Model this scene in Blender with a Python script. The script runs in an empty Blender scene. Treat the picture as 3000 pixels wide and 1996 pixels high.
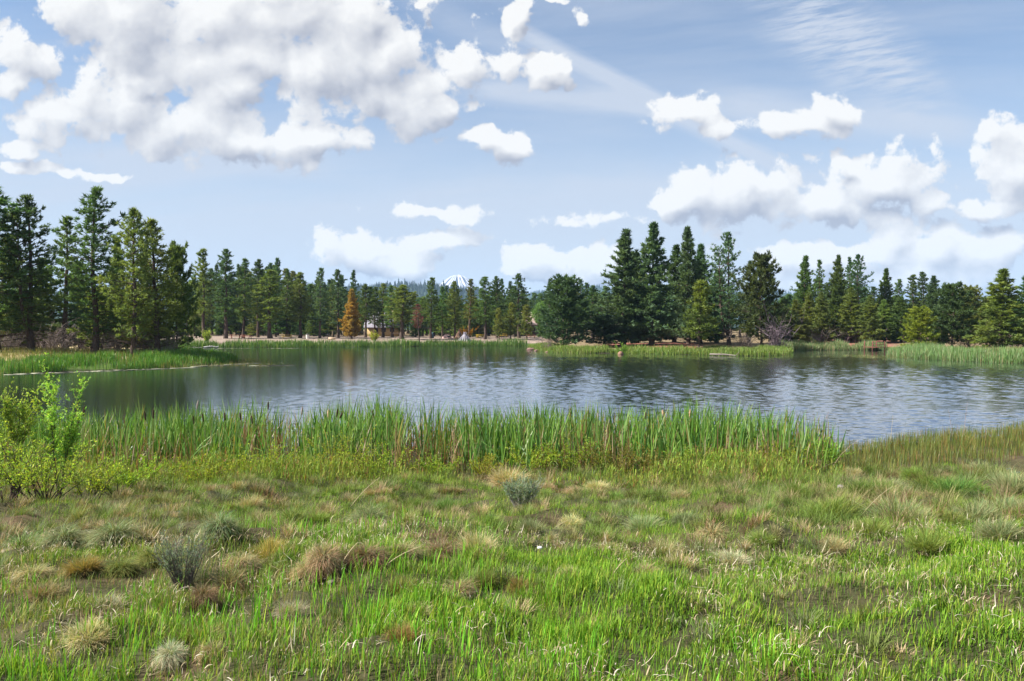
import bpy, math, random
import numpy as np
from mathutils import Vector

# ------------------------------------------------------------------ camera, world, sun, exposure
S = bpy.context.scene
COL = S.collection
F = 2354.0; HZ = 965.0; CAMZ = 3.0          # focal length and horizon in photo pixels, eye height over the water
cam = bpy.data.objects.new('camera', bpy.data.cameras.new('camera'))
COL.objects.link(cam)
cam.data.sensor_width = 36; cam.data.lens = 36 * F / 3000
cam.data.clip_start = 0.1; cam.data.clip_end = 40000
cam.location = (0, 0, CAMZ)
cam.rotation_euler = (math.pi / 2 - math.atan((998 - HZ) / F), 0, 0)
S.camera = cam

SUN_EL, SUN_AZ = 43.0, -100.0                # azimuth clockwise from +Y: the sun stands on the left
sl = bpy.data.lights.new('sun', 'SUN'); sl.energy = 5.0; sl.angle = math.radians(0.5); sl.color = (1, .95, .87)
so = bpy.data.objects.new('sun', sl); COL.objects.link(so)
_a, _e = math.radians(SUN_AZ), math.radians(SUN_EL)
sdir = Vector((math.sin(_a) * math.cos(_e), math.cos(_a) * math.cos(_e), math.sin(_e)))
so.rotation_euler = (-sdir).to_track_quat('-Z', 'Y').to_euler()
S.view_settings.view_transform = 'Standard'; S.view_settings.look = 'None'
S.view_settings.exposure = 1.45; S.view_settings.gamma = 1.0; S.view_settings.use_curve_mapping = False
S.cycles.max_bounces = 6; S.cycles.diffuse_bounces = 3; S.cycles.glossy_bounces = 3
S.cycles.transmission_bounces = 4; S.cycles.transparent_max_bounces = 6; S.cycles.volume_bounces = 0
S.cycles.use_denoising = True
S.cycles.caustics_reflective = False; S.cycles.caustics_refractive = False

class NT:
    """small helper for node trees"""
    def __init__(s, tree): s.t = tree; s.n = tree.nodes; s.l = tree.links
    def node(s, typ, **kw):
        n = s.n.new(typ)
        for k, v in kw.items(): setattr(n, k, v)
        return n
    def put(s, sock, v):
        if isinstance(v, bpy.types.NodeSocket): s.l.new(v, sock)
        elif v is not None: sock.default_value = v
    def math(s, op, a, b=None, c=None, clamp=False):
        n = s.node('ShaderNodeMath', operation=op, use_clamp=clamp)
        for i, v in enumerate((a, b, c)): s.put(n.inputs[i], v)
        return n.outputs[0]
    def vec(s, op, a, b=None, c=None):
        n = s.node('ShaderNodeVectorMath', operation=op)
        for i, v in enumerate((a, b, c)): s.put(n.inputs[i], v)
        return n.outputs['Value'] if op in ('LENGTH', 'DOT_PRODUCT', 'DISTANCE') else n.outputs[0]
    def mix(s, f, a, b, blend='MIX'):
        n = s.node('ShaderNodeMix', data_type='RGBA', blend_type=blend)
        s.put(n.inputs[0], f); s.put(n.inputs[6], a); s.put(n.inputs[7], b)
        return n.outputs[2]
    def noise(s, v, scale, detail=4, rough=.55, dist=0, col=False):
        n = s.node('ShaderNodeTexNoise'); s.put(n.inputs['Vector'], v)
        n.inputs['Scale'].default_value = scale; n.inputs['Detail'].default_value = detail
        n.inputs['Roughness'].default_value = rough; n.inputs['Distortion'].default_value = dist
        return n.outputs['Color' if col else 'Fac']
    def ramp(s, v, a, b, lo=0., hi=1., smooth=True):
        n = s.node('ShaderNodeMapRange', interpolation_type='SMOOTHSTEP' if smooth else 'LINEAR', clamp=True)
        for i, x in enumerate((v, a, b, lo, hi)): s.put(n.inputs[i], x)
        return n.outputs[0]

def c4(c): return (c[0], c[1], c[2], 1)

# clouds: (px, py, rx, ry) in photo pixels are turned into directions of the sky round the place
CLOUDS = [(560,170,300,140),(900,210,330,150),(2400,605,340,60),(55,165,125,95),(40,255,90,70),(160,330,135,95),(330,320,200,105),(560,355,230,105),(740,405,280,52),(930,395,170,42),
 (380,20,300,120),(620,70,260,130),(860,60,320,170),(980,190,260,160),(1130,180,120,110),(1100,270,190,110),(1310,300,110,68),(1240,250,110,70),
 (440,225,100,38),(700,260,150,80),
 (1365,190,85,52),(1480,195,80,48),(1590,205,70,42),
 (1375,408,85,30),(1480,435,110,40),
 (60,440,85,26),(65,497,70,19),(305,508,100,18),
 (1240,632,155,34),(1020,740,150,48),(1300,708,145,36),(1160,775,130,32),
 (2010,325,100,46),(2090,378,75,36),(2310,362,170,45),(2430,325,100,44),
 (2175,575,210,85),(2010,600,110,60),(2620,525,200,105),(2720,590,110,62),(2420,595,260,62),(1790,645,170,30),(2460,470,45,30),
 (2970,490,130,115),(2880,610,160,35),(2770,720,240,80),(2960,700,150,62),(2480,765,290,42),(2620,815,420,48),
 (1640,765,190,40),(1570,782,150,28),(1750,800,260,30),
 (1525,60,34,62),(1680,65,32,26),(1612,14,36,14),(1225,5,22,12)]

def build_world():
    w = bpy.data.worlds.new('World'); S.world = w; w.use_nodes = True
    w.cycles.sampling_method = 'MANUAL'; w.cycles.sample_map_resolution = 512
    # ---- node group: height of the cumulus field in direction space
    g = bpy.data.node_groups.new('cumulus_field', 'ShaderNodeTree')
    g.interface.new_socket('P', in_out='INPUT', socket_type='NodeSocketVector')
    g.interface.new_socket('Field', in_out='OUTPUT', socket_type='NodeSocketFloat'); g.interface.new_socket('Smooth', in_out='OUTPUT', socket_type='NodeSocketFloat')
    N = NT(g); gi = N.node('NodeGroupInput'); go = N.node('NodeGroupOutput')
    P = gi.outputs[0]
    wob = N.vec('MULTIPLY_ADD', N.noise(P, 10, 4, .6, col=True), (.085, .06, 0), (-.0425, -.03, 0))
    P2 = N.vec('ADD', P, wob)
    acc = None
    for px, py, rx, ry in CLOUDS:
        c = ((px - 1500) / F, (HZ - py) / F); r = (rx / F * 1.1, ry / F * 1.12)
        d = N.vec('LENGTH', N.vec('MULTIPLY_ADD', P2, (1 / r[0], 1 / r[1], 0), (-c[0] / r[0], -c[1] / r[1], 0)))
        acc = d if acc is None else N.math('SMOOTH_MIN', acc, d, .14)
    f = N.math('SUBTRACT', 1, acc)
    def puff(scale, amp):
        v = N.node('ShaderNodeTexVoronoi', feature='F1', voronoi_dimensions='2D'); N.put(v.inputs['Vector'], P2); v.inputs['Scale'].default_value = scale
        return N.math('MULTIPLY_ADD', v.outputs['Distance'], -amp, amp * .42)
    lump = N.math('ADD', f, N.math('ADD', N.math('MULTIPLY_ADD', N.noise(P2, 9, 3, .5, .1), 2.4, -1.2), puff(14, .95)))
    mid = N.math('ADD', lump, puff(34, .42))
    n = N.math('MULTIPLY_ADD', N.noise(P, 34, 8, .66, .2), 2.1, -1.03)
    N.l.new(N.math('ADD', mid, n), go.inputs[0]); N.l.new(lump, go.inputs[1])

    N = NT(w.node_tree); N.n.clear()
    out = N.node('ShaderNodeOutputWorld'); bg = N.node('ShaderNodeBackground'); N.l.new(bg.outputs[0], out.inputs[0])
    bg.inputs[1].default_value = .055
    sky = N.node('ShaderNodeTexSky', sky_type='NISHITA', sun_disc=False)
    sky.sun_elevation = math.radians(SUN_EL); sky.sun_rotation = math.radians(SUN_AZ)
    sky.altitude = 1300; sky.air_density = 1.1; sky.dust_density = .6; sky.ozone_density = 1.5
    tc = N.node('ShaderNodeTexCoord'); xyz = N.node('ShaderNodeSeparateXYZ'); N.l.new(tc.outputs['Generated'], xyz.inputs[0])
    ya = N.math('MAXIMUM', N.math('ABSOLUTE', xyz.outputs[1]), .12)
    cb = N.node('ShaderNodeCombineXYZ')
    N.l.new(N.math('DIVIDE', xyz.outputs[0], ya), cb.inputs[0]); N.l.new(N.math('DIVIDE', xyz.outputs[2], ya), cb.inputs[1])
    P = cb.outputs[0]; v = N.math('DIVIDE', xyz.outputs[2], ya)
    def field(off):
        gn = N.node('ShaderNodeGroup', node_tree=g); N.put(gn.inputs[0], N.vec('ADD', P, off) if off else P); return gn.outputs[0], gn.outputs[1]
    f0, s0 = field(None); f1, s1 = field((-.012, .022, 0))
    # ---- thin high cirrus: veil, two contrails, a combed patch
    def rot(ax, ay, ang, sx, sy):
        m = N.node('ShaderNodeMapping', vector_type='TEXTURE'); N.put(m.inputs[0], P)
        m.inputs['Location'].default_value = ((ax - 1500) / F, (HZ - ay) / F, 0)
        m.inputs['Rotation'].default_value = (0, 0, ang); m.inputs['Scale'].default_value = (sx, sy, 1)
        return m.outputs[0]
    veil_n = N.noise(rot(1500, 500, .06, 3.2, .5), 3.2, 6, .6, .3)
    veil = N.ramp(veil_n, .34, .74, 0, .5)
    low = N.ramp(v, .0, .42, 1.75, 0)
    veil = N.math('MULTIPLY_ADD', low, .5, veil)
    def streak(ax, ay, bx, by, wid, amt):
        L = math.hypot(bx - ax, by - ay); ang = math.atan2(-(by - ay), bx - ax)
        q = rot((ax + bx) / 2, (ay + by) / 2, ang, L / 2 / F, wid / F)
        sx = N.node('ShaderNodeSeparateXYZ'); N.l.new(N.vec('ADD', q, N.vec('MULTIPLY_ADD', N.noise(q, 1.2, 2, .55, col=True), (.2, .7, 0), (-.1, -.35, 0))), sx.inputs[0])
        return N.math('MULTIPLY', N.ramp(N.math('ABSOLUTE', sx.outputs[1]), 1.0, .1, 0, amt * 1.15), N.ramp(N.math('ABSOLUTE', sx.outputs[0]), 1.08, .6, 0, 1))
    for a in ((1480, 75, 1975, 325, 36, .5), (1180, 10, 1960, 330, 60, .2), (1850, 280, 2330, 510, 40, .42), (1340, 262, 2020, 322, 50, .45),
              (2000, 300, 2960, 390, 80, .45), (250, 480, 1000, 470, 70, .2)):
        veil = N.math('ADD', veil, streak(*a))
    q = rot(2480, 130, -.55, 430 / F, 165 / F)
    pm = N.ramp(N.vec('LENGTH', N.vec('ADD', q, N.vec('MULTIPLY_ADD', N.noise(q, 1.3, 3, .5, col=True), (.7, .7, 0), (-.35, -.35, 0)))), 1.0, .2, 0, 1)
    comb = N.noise(rot(2480, 130, .2, .26, .032), 4, 5, .65, .25)
    veil = N.math('ADD', veil, N.math('MULTIPLY', pm, N.ramp(comb, .32, .70, .06, .95)))
    # unseen broken clouds added above the view to brighten the water's reflections
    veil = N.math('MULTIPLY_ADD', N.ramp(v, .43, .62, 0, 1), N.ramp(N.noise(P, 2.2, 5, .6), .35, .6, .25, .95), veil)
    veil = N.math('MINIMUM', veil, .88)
    up = N.ramp(v, -.05, .01, 0, 1)
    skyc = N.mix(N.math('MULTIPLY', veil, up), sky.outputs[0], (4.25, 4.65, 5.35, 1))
    # ---- cumulus colour: sunny left tops, greyer undersides
    lit = N.math('ADD', N.math('MULTIPLY', N.math('SUBTRACT', s0, s1), .56), N.math('MULTIPLY', N.math('SUBTRACT', f0, f1), .14))
    core = N.ramp(s0, .2, 1.5, 0, .22)
    lit = N.math('SUBTRACT', N.math('ADD', lit, .62), core, clamp=True)
    cc = N.mix(N.ramp(lit, .12, .86, 0, 1, False), (2.9, 3.05, 3.55, 1), (6.55, 6.5, 6.4, 1))
    al = N.math('MULTIPLY', N.ramp(f0, -.06, .32, 0, .99), up)
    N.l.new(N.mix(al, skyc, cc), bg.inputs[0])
build_world()

# ------------------------------------------------------------------ helpers
def rng_(s): return np.random.default_rng(s)
def sm(a, b, x):
    t = np.clip((x - a) / (b - a), 0, 1); return t * t * (3 - 2 * t)
_R = rng_(99); _P = _R.random((257, 257))
def vnoise(x, y, sc=1.0, oct=3):
    """value noise 0..1"""
    x = np.asarray(x, float) * sc; y = np.asarray(y, float) * sc; s = 0; amp = 1; tot = 0
    for o in range(oct):
        xi = np.floor(x).astype(int); yi = np.floor(y).astype(int); fx = x - xi; fy = y - yi
        fx = fx * fx * (3 - 2 * fx); fy = fy * fy * (3 - 2 * fy)
        a = _P[xi % 256, yi % 256]; b = _P[(xi + 1) % 256, yi % 256]; c = _P[xi % 256, (yi + 1) % 256]; d = _P[(xi + 1) % 256, (yi + 1) % 256]
        s = s + amp * ((a * (1 - fx) + b * fx) * (1 - fy) + (c * (1 - fx) + d * fx) * fy); tot += amp
        amp *= .5; x = x * 2.03 + 17.3; y = y * 2.03 + 5.7
    return s / tot

def mesh(name, V, T, mat, col=None, smooth=False):
    V = np.asarray(V, np.float32).reshape(-1, 3); T = np.asarray(T, np.int32)
    k = T.shape[1]
    me = bpy.data.meshes.new(name)
    me.vertices.add(len(V)); me.vertices.foreach_set('co', V.ravel())
    me.loops.add(T.size); me.loops.foreach_set('vertex_index', T.ravel())
    me.polygons.add(len(T)); me.polygons.foreach_set('loop_start', np.arange(0, T.size, k, dtype=np.int32))
    if smooth: me.polygons.foreach_set('use_smooth', np.ones(len(T), bool))
    me.update(calc_edges=True)
    if col is not None:
        a = me.color_attributes.new('tint', 'FLOAT_COLOR', 'POINT')
        cc = np.ones((len(V), 4), np.float32); cc[:, :3] = np.asarray(col, np.float32).reshape(-1, 3)
        a.data.foreach_set('color', cc.ravel())
    if mat: me.materials.append(mat)
    return me

def link(name, data, parent=None, loc=None, color=None):
    o = bpy.data.objects.new(name, data); COL.objects.link(o)
    if parent: o.parent = parent
    if loc is not None: o.location = loc
    if color is not None: o.color = c4(color)
    return o
def tag(o, label=None, cat=None, group=None, kind=None):
    if label: o['label'] = label
    if cat: o['category'] = cat
    if group: o['group'] = group
    if kind: o['kind'] = kind
    return o
def thing(name, label, cat, loc=(0, 0, 0), rz=0, scale=(1, 1, 1), group=None):
    o = bpy.data.objects.new(name, None); COL.objects.link(o); o.empty_display_size = .2
    o.location = loc; o.rotation_euler = (0, 0, rz); o.scale = scale
    return tag(o, label, cat, group)

def tube(path, rad, n=6):
    """tapered tube along a path -> verts, tris"""
    path = np.asarray(path, float); m = len(path)
    tg = np.gradient(path, axis=0); tg /= np.linalg.norm(tg, axis=1, keepdims=True) + 1e-9
    ref = np.where(np.abs(tg[:, 2:3]) > .9, np.array([[1., 0, 0]]), np.array([[0, 0, 1.]]))
    a = np.cross(tg, ref); a /= np.linalg.norm(a, axis=1, keepdims=True) + 1e-9; b = np.cross(tg, a)
    th = np.arange(n) * 2 * math.pi / n
    V = path[:, None] + (a[:, None] * np.cos(th)[None, :, None] + b[:, None] * np.sin(th)[None, :, None]) * np.asarray(rad, float)[:, None, None]
    i = np.arange(m - 1)[:, None] * n; j = np.arange(n)[None]; k = (j + 1) % n
    A, B, C, D = i + j, i + k, i + n + k, i + n + j
    T = np.concatenate([np.stack([A, B, C], -1).reshape(-1, 3), np.stack([A, C, D], -1).reshape(-1, 3)])
    return V.reshape(-1, 3), T
class Acc:
    def __init__(s): s.V = []; s.T = []; s.C = []; s.n = 0
    def add(s, V, T, c=None):
        V = np.asarray(V, float).reshape(-1, 3); s.V.append(V); s.T.append(np.asarray(T) + s.n); s.n += len(V)
        s.C.append(np.broadcast_to(np.asarray(c if c is not None else (1, 1, 1), float), (len(V), 3)))
    def box(s, x0, x1, y0, y1, z0, z1, c=None):
        V = [(x, y, z) for x in (x0, x1) for y in (y0, y1) for z in (z0, z1)]
        q = [(0, 1, 3, 2), (4, 6, 7, 5), (0, 4, 5, 1), (2, 3, 7, 6), (0, 2, 6, 4), (1, 5, 7, 3)]
        s.add(V, [t for a, b, d, e in q for t in ((a, b, d), (a, d, e))], c)
    def mesh(s, name, mat, smooth=False):
        return mesh(name, np.concatenate(s.V), np.concatenate(s.T), mat, np.concatenate(s.C), smooth)

def ribbons(base, h, w, az, lean, curl, segs, col, tip=None, wprof=None, face=None):
    """grass blades, reeds and leaves: a curved tapering ribbon each -> verts, tris, colours"""
    base = np.asarray(base, float); N = len(base)
    f = np.stack([np.cos(az), np.sin(az), np.zeros(N)], 1)
    fa = az if face is None else face
    sd = np.stack([-np.sin(fa), np.cos(fa), np.zeros(N)], 1)
    t = np.linspace(0, 1, segs + 1)
    if wprof is None: wprof = np.sqrt(1 - t[:-1] ** 2) * (0.75 + .25 * np.sin(t[:-1] * math.pi))
    pos = np.zeros((N, segs + 1, 3)); p = base.copy(); pos[:, 0] = p
    for k in range(segs):
        th = lean + curl * (k + .5) / segs
        st = (h / segs)[:, None]
        p = p + f * (np.sin(th)[:, None] * st); p[:, 2] += np.cos(th) * st[:, 0]
        pos[:, k + 1] = p
    V = np.zeros((N, 2 * segs + 1, 3)); C = np.zeros((N, 2 * segs + 1, 3))
    tip = col if tip is None else tip
    for k in range(segs):
        o = sd * (w * wprof[k] * .5)[:, None]
        V[:, 2 * k] = pos[:, k] - o; V[:, 2 * k + 1] = pos[:, k] + o
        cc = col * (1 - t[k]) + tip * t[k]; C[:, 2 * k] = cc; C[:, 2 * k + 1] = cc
    V[:, -1] = pos[:, -1]; C[:, -1] = tip
    T = []
    for k in range(segs - 1):
        a = 2 * k; T += [(a, a + 1, a + 3), (a, a + 3, a + 2)]
    T.append((2 * segs - 2, 2 * segs - 1, 2 * segs))
    T = np.asarray(T)[None] + (np.arange(N) * (2 * segs + 1))[:, None, None]
    return V.reshape(-1, 3), T.reshape(-1, 3), C.reshape(-1, 3)

def PX(px, Y): return (px - 1500) / F * Y
def ZY(py, Y): return CAMZ - (py - HZ) / F * Y
def shore(px, py): Y = CAMZ * F / (py - HZ); return (PX(px, Y), Y)

# ------------------------------------------------------------------ materials
def mat_new(name):
    m = bpy.data.materials.new(name); m.use_nodes = True; N = NT(m.node_tree); N.n.clear()
    out = N.node('ShaderNodeOutputMaterial'); return m, N, out
def principled(N, col, rough=.7, spec=.3, normal=None):
    p = N.node('ShaderNodeBsdfPrincipled'); N.put(p.inputs['Base Color'], col); N.put(p.inputs['Roughness'], rough)
    p.inputs['Specular IOR Level'].default_value = spec
    if normal is not None: N.l.new(normal, p.inputs['Normal'])
    return p
def leaf_mat(name, trans=.35, rough=.55, spec=.25, var=.35, objcol=True, hue=.02):
    """foliage: vertex tint x object colour, part of the light passes through"""
    m, N, out = mat_new(name)
    at = N.node('ShaderNodeAttribute', attribute_name='tint'); c = at.outputs['Color']
    oi = N.node('ShaderNodeObjectInfo')
    if objcol: c = N.mix(1, c, oi.outputs['Color'], 'MULTIPLY')
    hs = N.node('ShaderNodeHueSaturation'); N.put(hs.inputs['Color'], c)
    N.put(hs.inputs['Hue'], N.math('MULTIPLY_ADD', oi.outputs['Random'], hue * 2, .5 - hue))
    N.put(hs.inputs['Value'], N.math('MULTIPLY_ADD', oi.outputs['Random'], var, 1 - var / 2))
    p = principled(N, hs.outputs[0], rough, spec)
    tr = N.node('ShaderNodeBsdfTranslucent')
    N.l.new(N.mix(1, hs.outputs[0], (1.25, 1.2, .6, 1), 'MULTIPLY'), tr.inputs[0])
    mx = N.node('ShaderNodeMixShader'); mx.inputs[0].default_value = trans
    N.l.new(p.outputs[0], mx.inputs[1]); N.l.new(tr.outputs[0], mx.inputs[2]); N.l.new(mx.outputs[0], out.inputs[0])
    return m
def simple_mat(name, col, rough=.75, spec=.25, scale=8, amt=.4, bump=.3, stretch=(1, 1, 1), attr=False, objcol=False):
    """painted, wooden or stone surface with noise in its colour and relief"""
    m, N, out = mat_new(name)
    tc = N.node('ShaderNodeTexCoord'); v = N.vec('MULTIPLY', tc.outputs['Object'], stretch)
    n = N.noise(v, scale, 6, .65)
    c = c4(col)
    if attr:
        at = N.node('ShaderNodeAttribute', attribute_name='tint'); c = N.mix(1, at.outputs['Color'], c, 'MULTIPLY')
    if objcol:
        c = N.mix(1, N.node('ShaderNodeObjectInfo').outputs['Color'], c, 'MULTIPLY')
    k = N.ramp(n, .25, .75, 1 - amt, 1 + amt, False)
    cv = N.node('ShaderNodeCombineXYZ')
    for i in range(3): N.l.new(k, cv.inputs[i])
    c = N.mix(1, c, cv.outputs[0], 'MULTIPLY')
    b = N.node('ShaderNodeBump'); b.inputs['Strength'].default_value = bump; b.inputs['Distance'].default_value = .03; N.l.new(n, b.inputs['Height'])
    p = principled(N, c, rough, spec, b.outputs[0]); N.l.new(p.outputs[0], out.inputs[0])
    return m
M_NEEDLE = leaf_mat('pine_needles', .38, .6, .2)
M_LEAF = leaf_mat('broad_leaves', .42, .55, .15, .25)
M_GRASS = leaf_mat('grass_blades', .30, .6, .12, .15, True)
M_REED = leaf_mat('reed_leaves', .32, .45, .25, .15, True, .01)
M_BARK = simple_mat('bark', (.085, .062, .05), .9, .1, 14, .5, .6, (1, 1, .25))
M_TWIG = simple_mat('twigs', (1, 1, 1), .9, .1, 10, .35, .2, attr=True, objcol=True)
M_WOOD = simple_mat('weathered_wood', (1, 1, 1), .8, .2, 10, .3, .3, (1, 6, 6), objcol=True)
M_STONE = simple_mat('stone', (1, 1, 1), .9, .2, 5, .35, .6, objcol=True)

# ------------------------------------------------------------------ terrain
_far = [(0,1095),(150,1091),(300,1085),(430,1079),(560,1071),(650,1065),(690,1060),(670,1053),(600,1043),(545,1033),(500,1024),(520,1018),(640,1017),
        (900,1018),(1100,1016),(1250,1015),(1420,1014),(1545,1014),(1552,1021),(1580,1029),(1620,1034),(1700,1036),(1800,1035),(1900,1037),(2050,1040),
        (2150,1043),(2230,1044),(2290,1041),(2318,1033),(2322,1028),(2400,1026),(2500,1026),(2595,1027),(2625,1036),(2618,1045),(2680,1051),(2760,1056),(2860,1060),(3000,1066)]
FAR = [shore(*p) for p in _far]
NEAR = [(75, 58), (95, 45), (80, 33), (45, 27.5), (24, 25), (15.2, 23.8), (12, 21.8), (9.6, 20.6), (8.2, 19.6), (5, 20.2), (1, 19.8), (-3, 20.3), (-6, 19.6), (-10, 20), (-15, 19), (-24, 20), (-45, 22), (-80, 30), (-100, 40), (-75, 50)]
LAKE = np.array(FAR + NEAR)
def lake_sd(x, y):
    """signed distance to the shoreline, positive on land"""
    x = np.asarray(x, float).ravel(); y = np.asarray(y, float).ravel()
    best = np.full(len(x), 1e18); ins = np.zeros(len(x), bool)
    A = LAKE; B = np.roll(LAKE, -1, 0)
    for (ax, ay), (bx, by) in zip(A, B):
        dx, dy = bx - ax, by - ay
        t = np.clip(((x - ax) * dx + (y - ay) * dy) / (dx * dx + dy * dy), 0, 1)
        best = np.minimum(best, (x - ax - t * dx) ** 2 + (y - ay - t * dy) ** 2)
        c = (ay > y) != (by > y)
        with np.errstate(divide='ignore', invalid='ignore'):
            ins ^= c & (x < (bx - ax) * (y - ay) / (by - ay if by != ay else 1e-9) + ax)
    d = np.sqrt(best); return np.where(ins, -d, d)
def terrain(x, y):
    x = np.asarray(x, float); y = np.asarray(y, float); sh = x.shape
    d = lake_sd(x, y).reshape(sh)
    d = d + (vnoise(x, y, .35, 3) - .5) * np.where(y < 30, .9, 1.6)
    near = np.interp(d, [-30, -6, -1, 0, 2, 5, 8, 12, 16.5, 30, 9000], [-1.6, -1, -.3, 0, .08, .15, .42, .9, 1.3, 1.6, 2])
    far = np.interp(d, [-30, -6, -1, 0, 1, 3, 8, 20, 60, 200, 9000], [-1.6, -1, -.3, 0, .22, .42, .65, 1.0, 1.4, 2.0, 6])
    h = np.where(y < 30, near, far)
    k = sm(.5, 5, d)
    h = h + k * (vnoise(x, y, .9, 3) - .5) * np.where(y < 30, .54, .25) + k * (vnoise(x + 31, y, 2.6, 2) - .5) * np.where(y < 30, .23, .1)
    return h
def tz(x, y): return float(terrain(np.array([x]), np.array([y]))[0])

def axis(parts):
    return np.unique(np.round(np.concatenate(parts), 4))
xs = axis([-np.geomspace(120, 9000, 28), np.arange(-120, -30, 1.6), np.arange(-30, 30, .28), np.arange(30, 120, 1.6), np.geomspace(120, 9000, 28)])
ys = axis([-np.geomspace(8, 3000, 14), np.arange(-8, 26, .2), np.arange(26, 60, .8), np.arange(60, 200, 1.3), np.geomspace(200, 12000, 40)])
GX, GY = np.meshgrid(xs, ys); GZ = terrain(GX, GY)
nx, ny = len(xs), len(ys)
ii = (np.arange(ny - 1)[:, None] * nx + np.arange(nx - 1)[None]).ravel()
GT = np.stack([ii, ii + 1, ii + nx + 1, ii + nx], 1)
gd = lake_sd(GX, GY).reshape(GX.shape)
def blend(c, col, k): return c * (1 - k[..., None]) + np.array(col) * k[..., None]
gc = np.zeros(GX.shape + (3,)) + np.array((.055, .05, .026))
n1 = vnoise(GX, GY, .6, 4); n2 = vnoise(GX + 50, GY + 9, 1.7, 3); n3 = vnoise(GX, GY, .12, 3)
gc = blend(gc, (.045, .046, .02), sm(.36, .56, n1) * (GY < 30))
gc = blend(gc, (.085, .058, .036), sm(.58, .76, n2) * (GY < 30))
farm = GY >= 30
gc = blend(gc, (.16, .12, .07), farm * 1.)
PXG = GX / np.maximum(GY, 1) * F + 1500
beach = farm * sm(380, 520, PXG) * sm(1640, 1560, PXG) * sm(125, 135, GY) * sm(205, 185, GY) * sm(1.5, 4, gd)
gc = blend(gc, (.225, .175, .145), beach * (.75 + .25 * sm(.3, .6, n1)))
pen = farm * (PXG < 520) * (GY < 110)
gc = blend(gc, (.30, .24, .12), pen * sm(4, 8, gd) * (.5 + .5 * sm(.35, .6, n1)))
duff = farm * sm(1740, 1800, PXG) * sm(2080, 2020, PXG) * sm(4, 7, gd) * (GY < 125)
gc = blend(gc, (.20, .085, .062), duff)
gc = blend(gc, (.22, .10, .075), farm * sm(2300, 2360, PXG) * sm(2640, 2600, PXG) * sm(2, 4, gd) * (GY > 110) * (GY < 160))
gc = blend(gc, (.07, .11, .025), farm * (1 - sm(2, 5, gd)) * (1 - beach))
gc = blend(gc, (.035, .03, .02), (gd < .15) * 1.)
gc = gc * (.8 + .4 * n2)[..., None]

m, N, out = mat_new('ground_soil')
at = N.node('ShaderNodeAttribute', attribute_name='tint'); geo = N.node('ShaderNodeNewGeometry')
nn = N.noise(geo.outputs['Position'], 6, 8, .7); nn2 = N.noise(geo.outputs['Position'], 45, 4, .6)
k = N.ramp(N.math('ADD', nn, N.math('MULTIPLY_ADD', nn2, .6, -.3)), .2, .8, .5, 1.5, False)
cv = N.node('ShaderNodeCombineXYZ')
for i in range(3): N.l.new(k, cv.inputs[i])
b = N.node('ShaderNodeBump'); b.inputs['Strength'].default_value = .7; b.inputs['Distance'].default_value = .03; N.l.new(nn, b.inputs['Height'])
p = principled(N, N.mix(1, at.outputs['Color'], cv.outputs[0], 'MULTIPLY'), .95, .1, b.outputs[0]); N.l.new(p.outputs[0], out.inputs[0])
tag(link('ground', mesh('ground', np.stack([GX, GY, GZ], -1), GT, m, gc, True)), 'grassy bank and sandy far shore around the pond', 'ground', kind='structure')

# ------------------------------------------------------------------ water
m, N, out = mat_new('pond_water')
geo = N.node('ShaderNodeNewGeometry'); pos = geo.outputs['Position']
w2 = N.noise(N.vec('MULTIPLY', pos, (.8, 1.2, 1)), 7.5, 3, .6, .4)
bmp = N.node('ShaderNodeBump'); bmp.inputs['Distance'].default_value = .006; bmp.inputs['Strength'].default_value = 1; N.l.new(w2, bmp.inputs['Height'])
p = principled(N, (.014, .017, .020, 1), .03, .5, bmp.outputs[0]); p.inputs['IOR'].default_value = 2.2
gl = N.node('ShaderNodeBsdfGlossy'); gl.inputs['Color'].default_value = (.90, .94, 1, 1); gl.inputs['Roughness'].default_value = .04; N.l.new(bmp.outputs[0], gl.inputs['Normal'])
mx = N.node('ShaderNodeMixShader'); mx.inputs[0].default_value = .42
N.l.new(p.outputs[0], mx.inputs[1]); N.l.new(gl.outputs[0], mx.inputs[2]); N.l.new(mx.outputs[0], out.inputs[0])
def build_water():
    """wind waves as real relief: many crossing sine waves, flatter in the lee and in calm lanes"""
    r = rng_(77); ys = [15.]
    while ys[-1] < 159: ys.append(ys[-1] + .062 * (max(ys[-1], 18) / 20) ** .75)
    ys = np.array(ys); s_ = np.linspace(-1, 1, 860); X = s_[None] * (ys[:, None] * .82 + 14); Y = np.repeat(ys[:, None], 860, 1)
    X[:, 0] = -128; X[:, -1] = 124
    wind = vnoise(X + 300, Y * 3.4 + 40, .017, 4)
    amp = .55 + .75 * sm(.38, .60, wind)
    calm = sm(106, 138, Y) * .85; lee = sm(-5, -15, X - (Y - 24) * .10) * sm(20, 30, Y) * .9
    lane = sm(.62, .74, vnoise(X + 11, Y * 5, .03, 3)) * .5
    amp = amp * (1 - np.maximum(np.maximum(calm, lee), lane)) + .03
    Z = np.zeros_like(X); K = 30
    for k in range(K):
        L = .25 * (2.7 ** ((k / (K - 1)) ** 1.4)); a = math.pi / 2 + r.normal(0, .55); kx, ky = math.cos(a) * 6.283 / L, math.sin(a) * 6.283 / L
        fade = np.clip((L / (.062 * (np.maximum(Y, 18) / 20) ** .75) - 1.8) / 1.4, 0, 1)
        Z += fade * np.sin(kx * X + ky * Y + r.random() * 6.28 + 1.2 * np.sin(X * .13 + k) + .9 * np.sin(Y * .21 + k * 2)) * WAVE * L / 6.283
    Z *= amp; n = 860
    ii = (np.arange(len(ys) - 1)[:, None] * n + np.arange(n - 1)[None]).ravel()
    return mesh('water', np.stack([X, Y, Z], -1), np.stack([ii, ii + 1, ii + n + 1, ii + n], 1), m, None, True)
WAVE = .022
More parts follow.
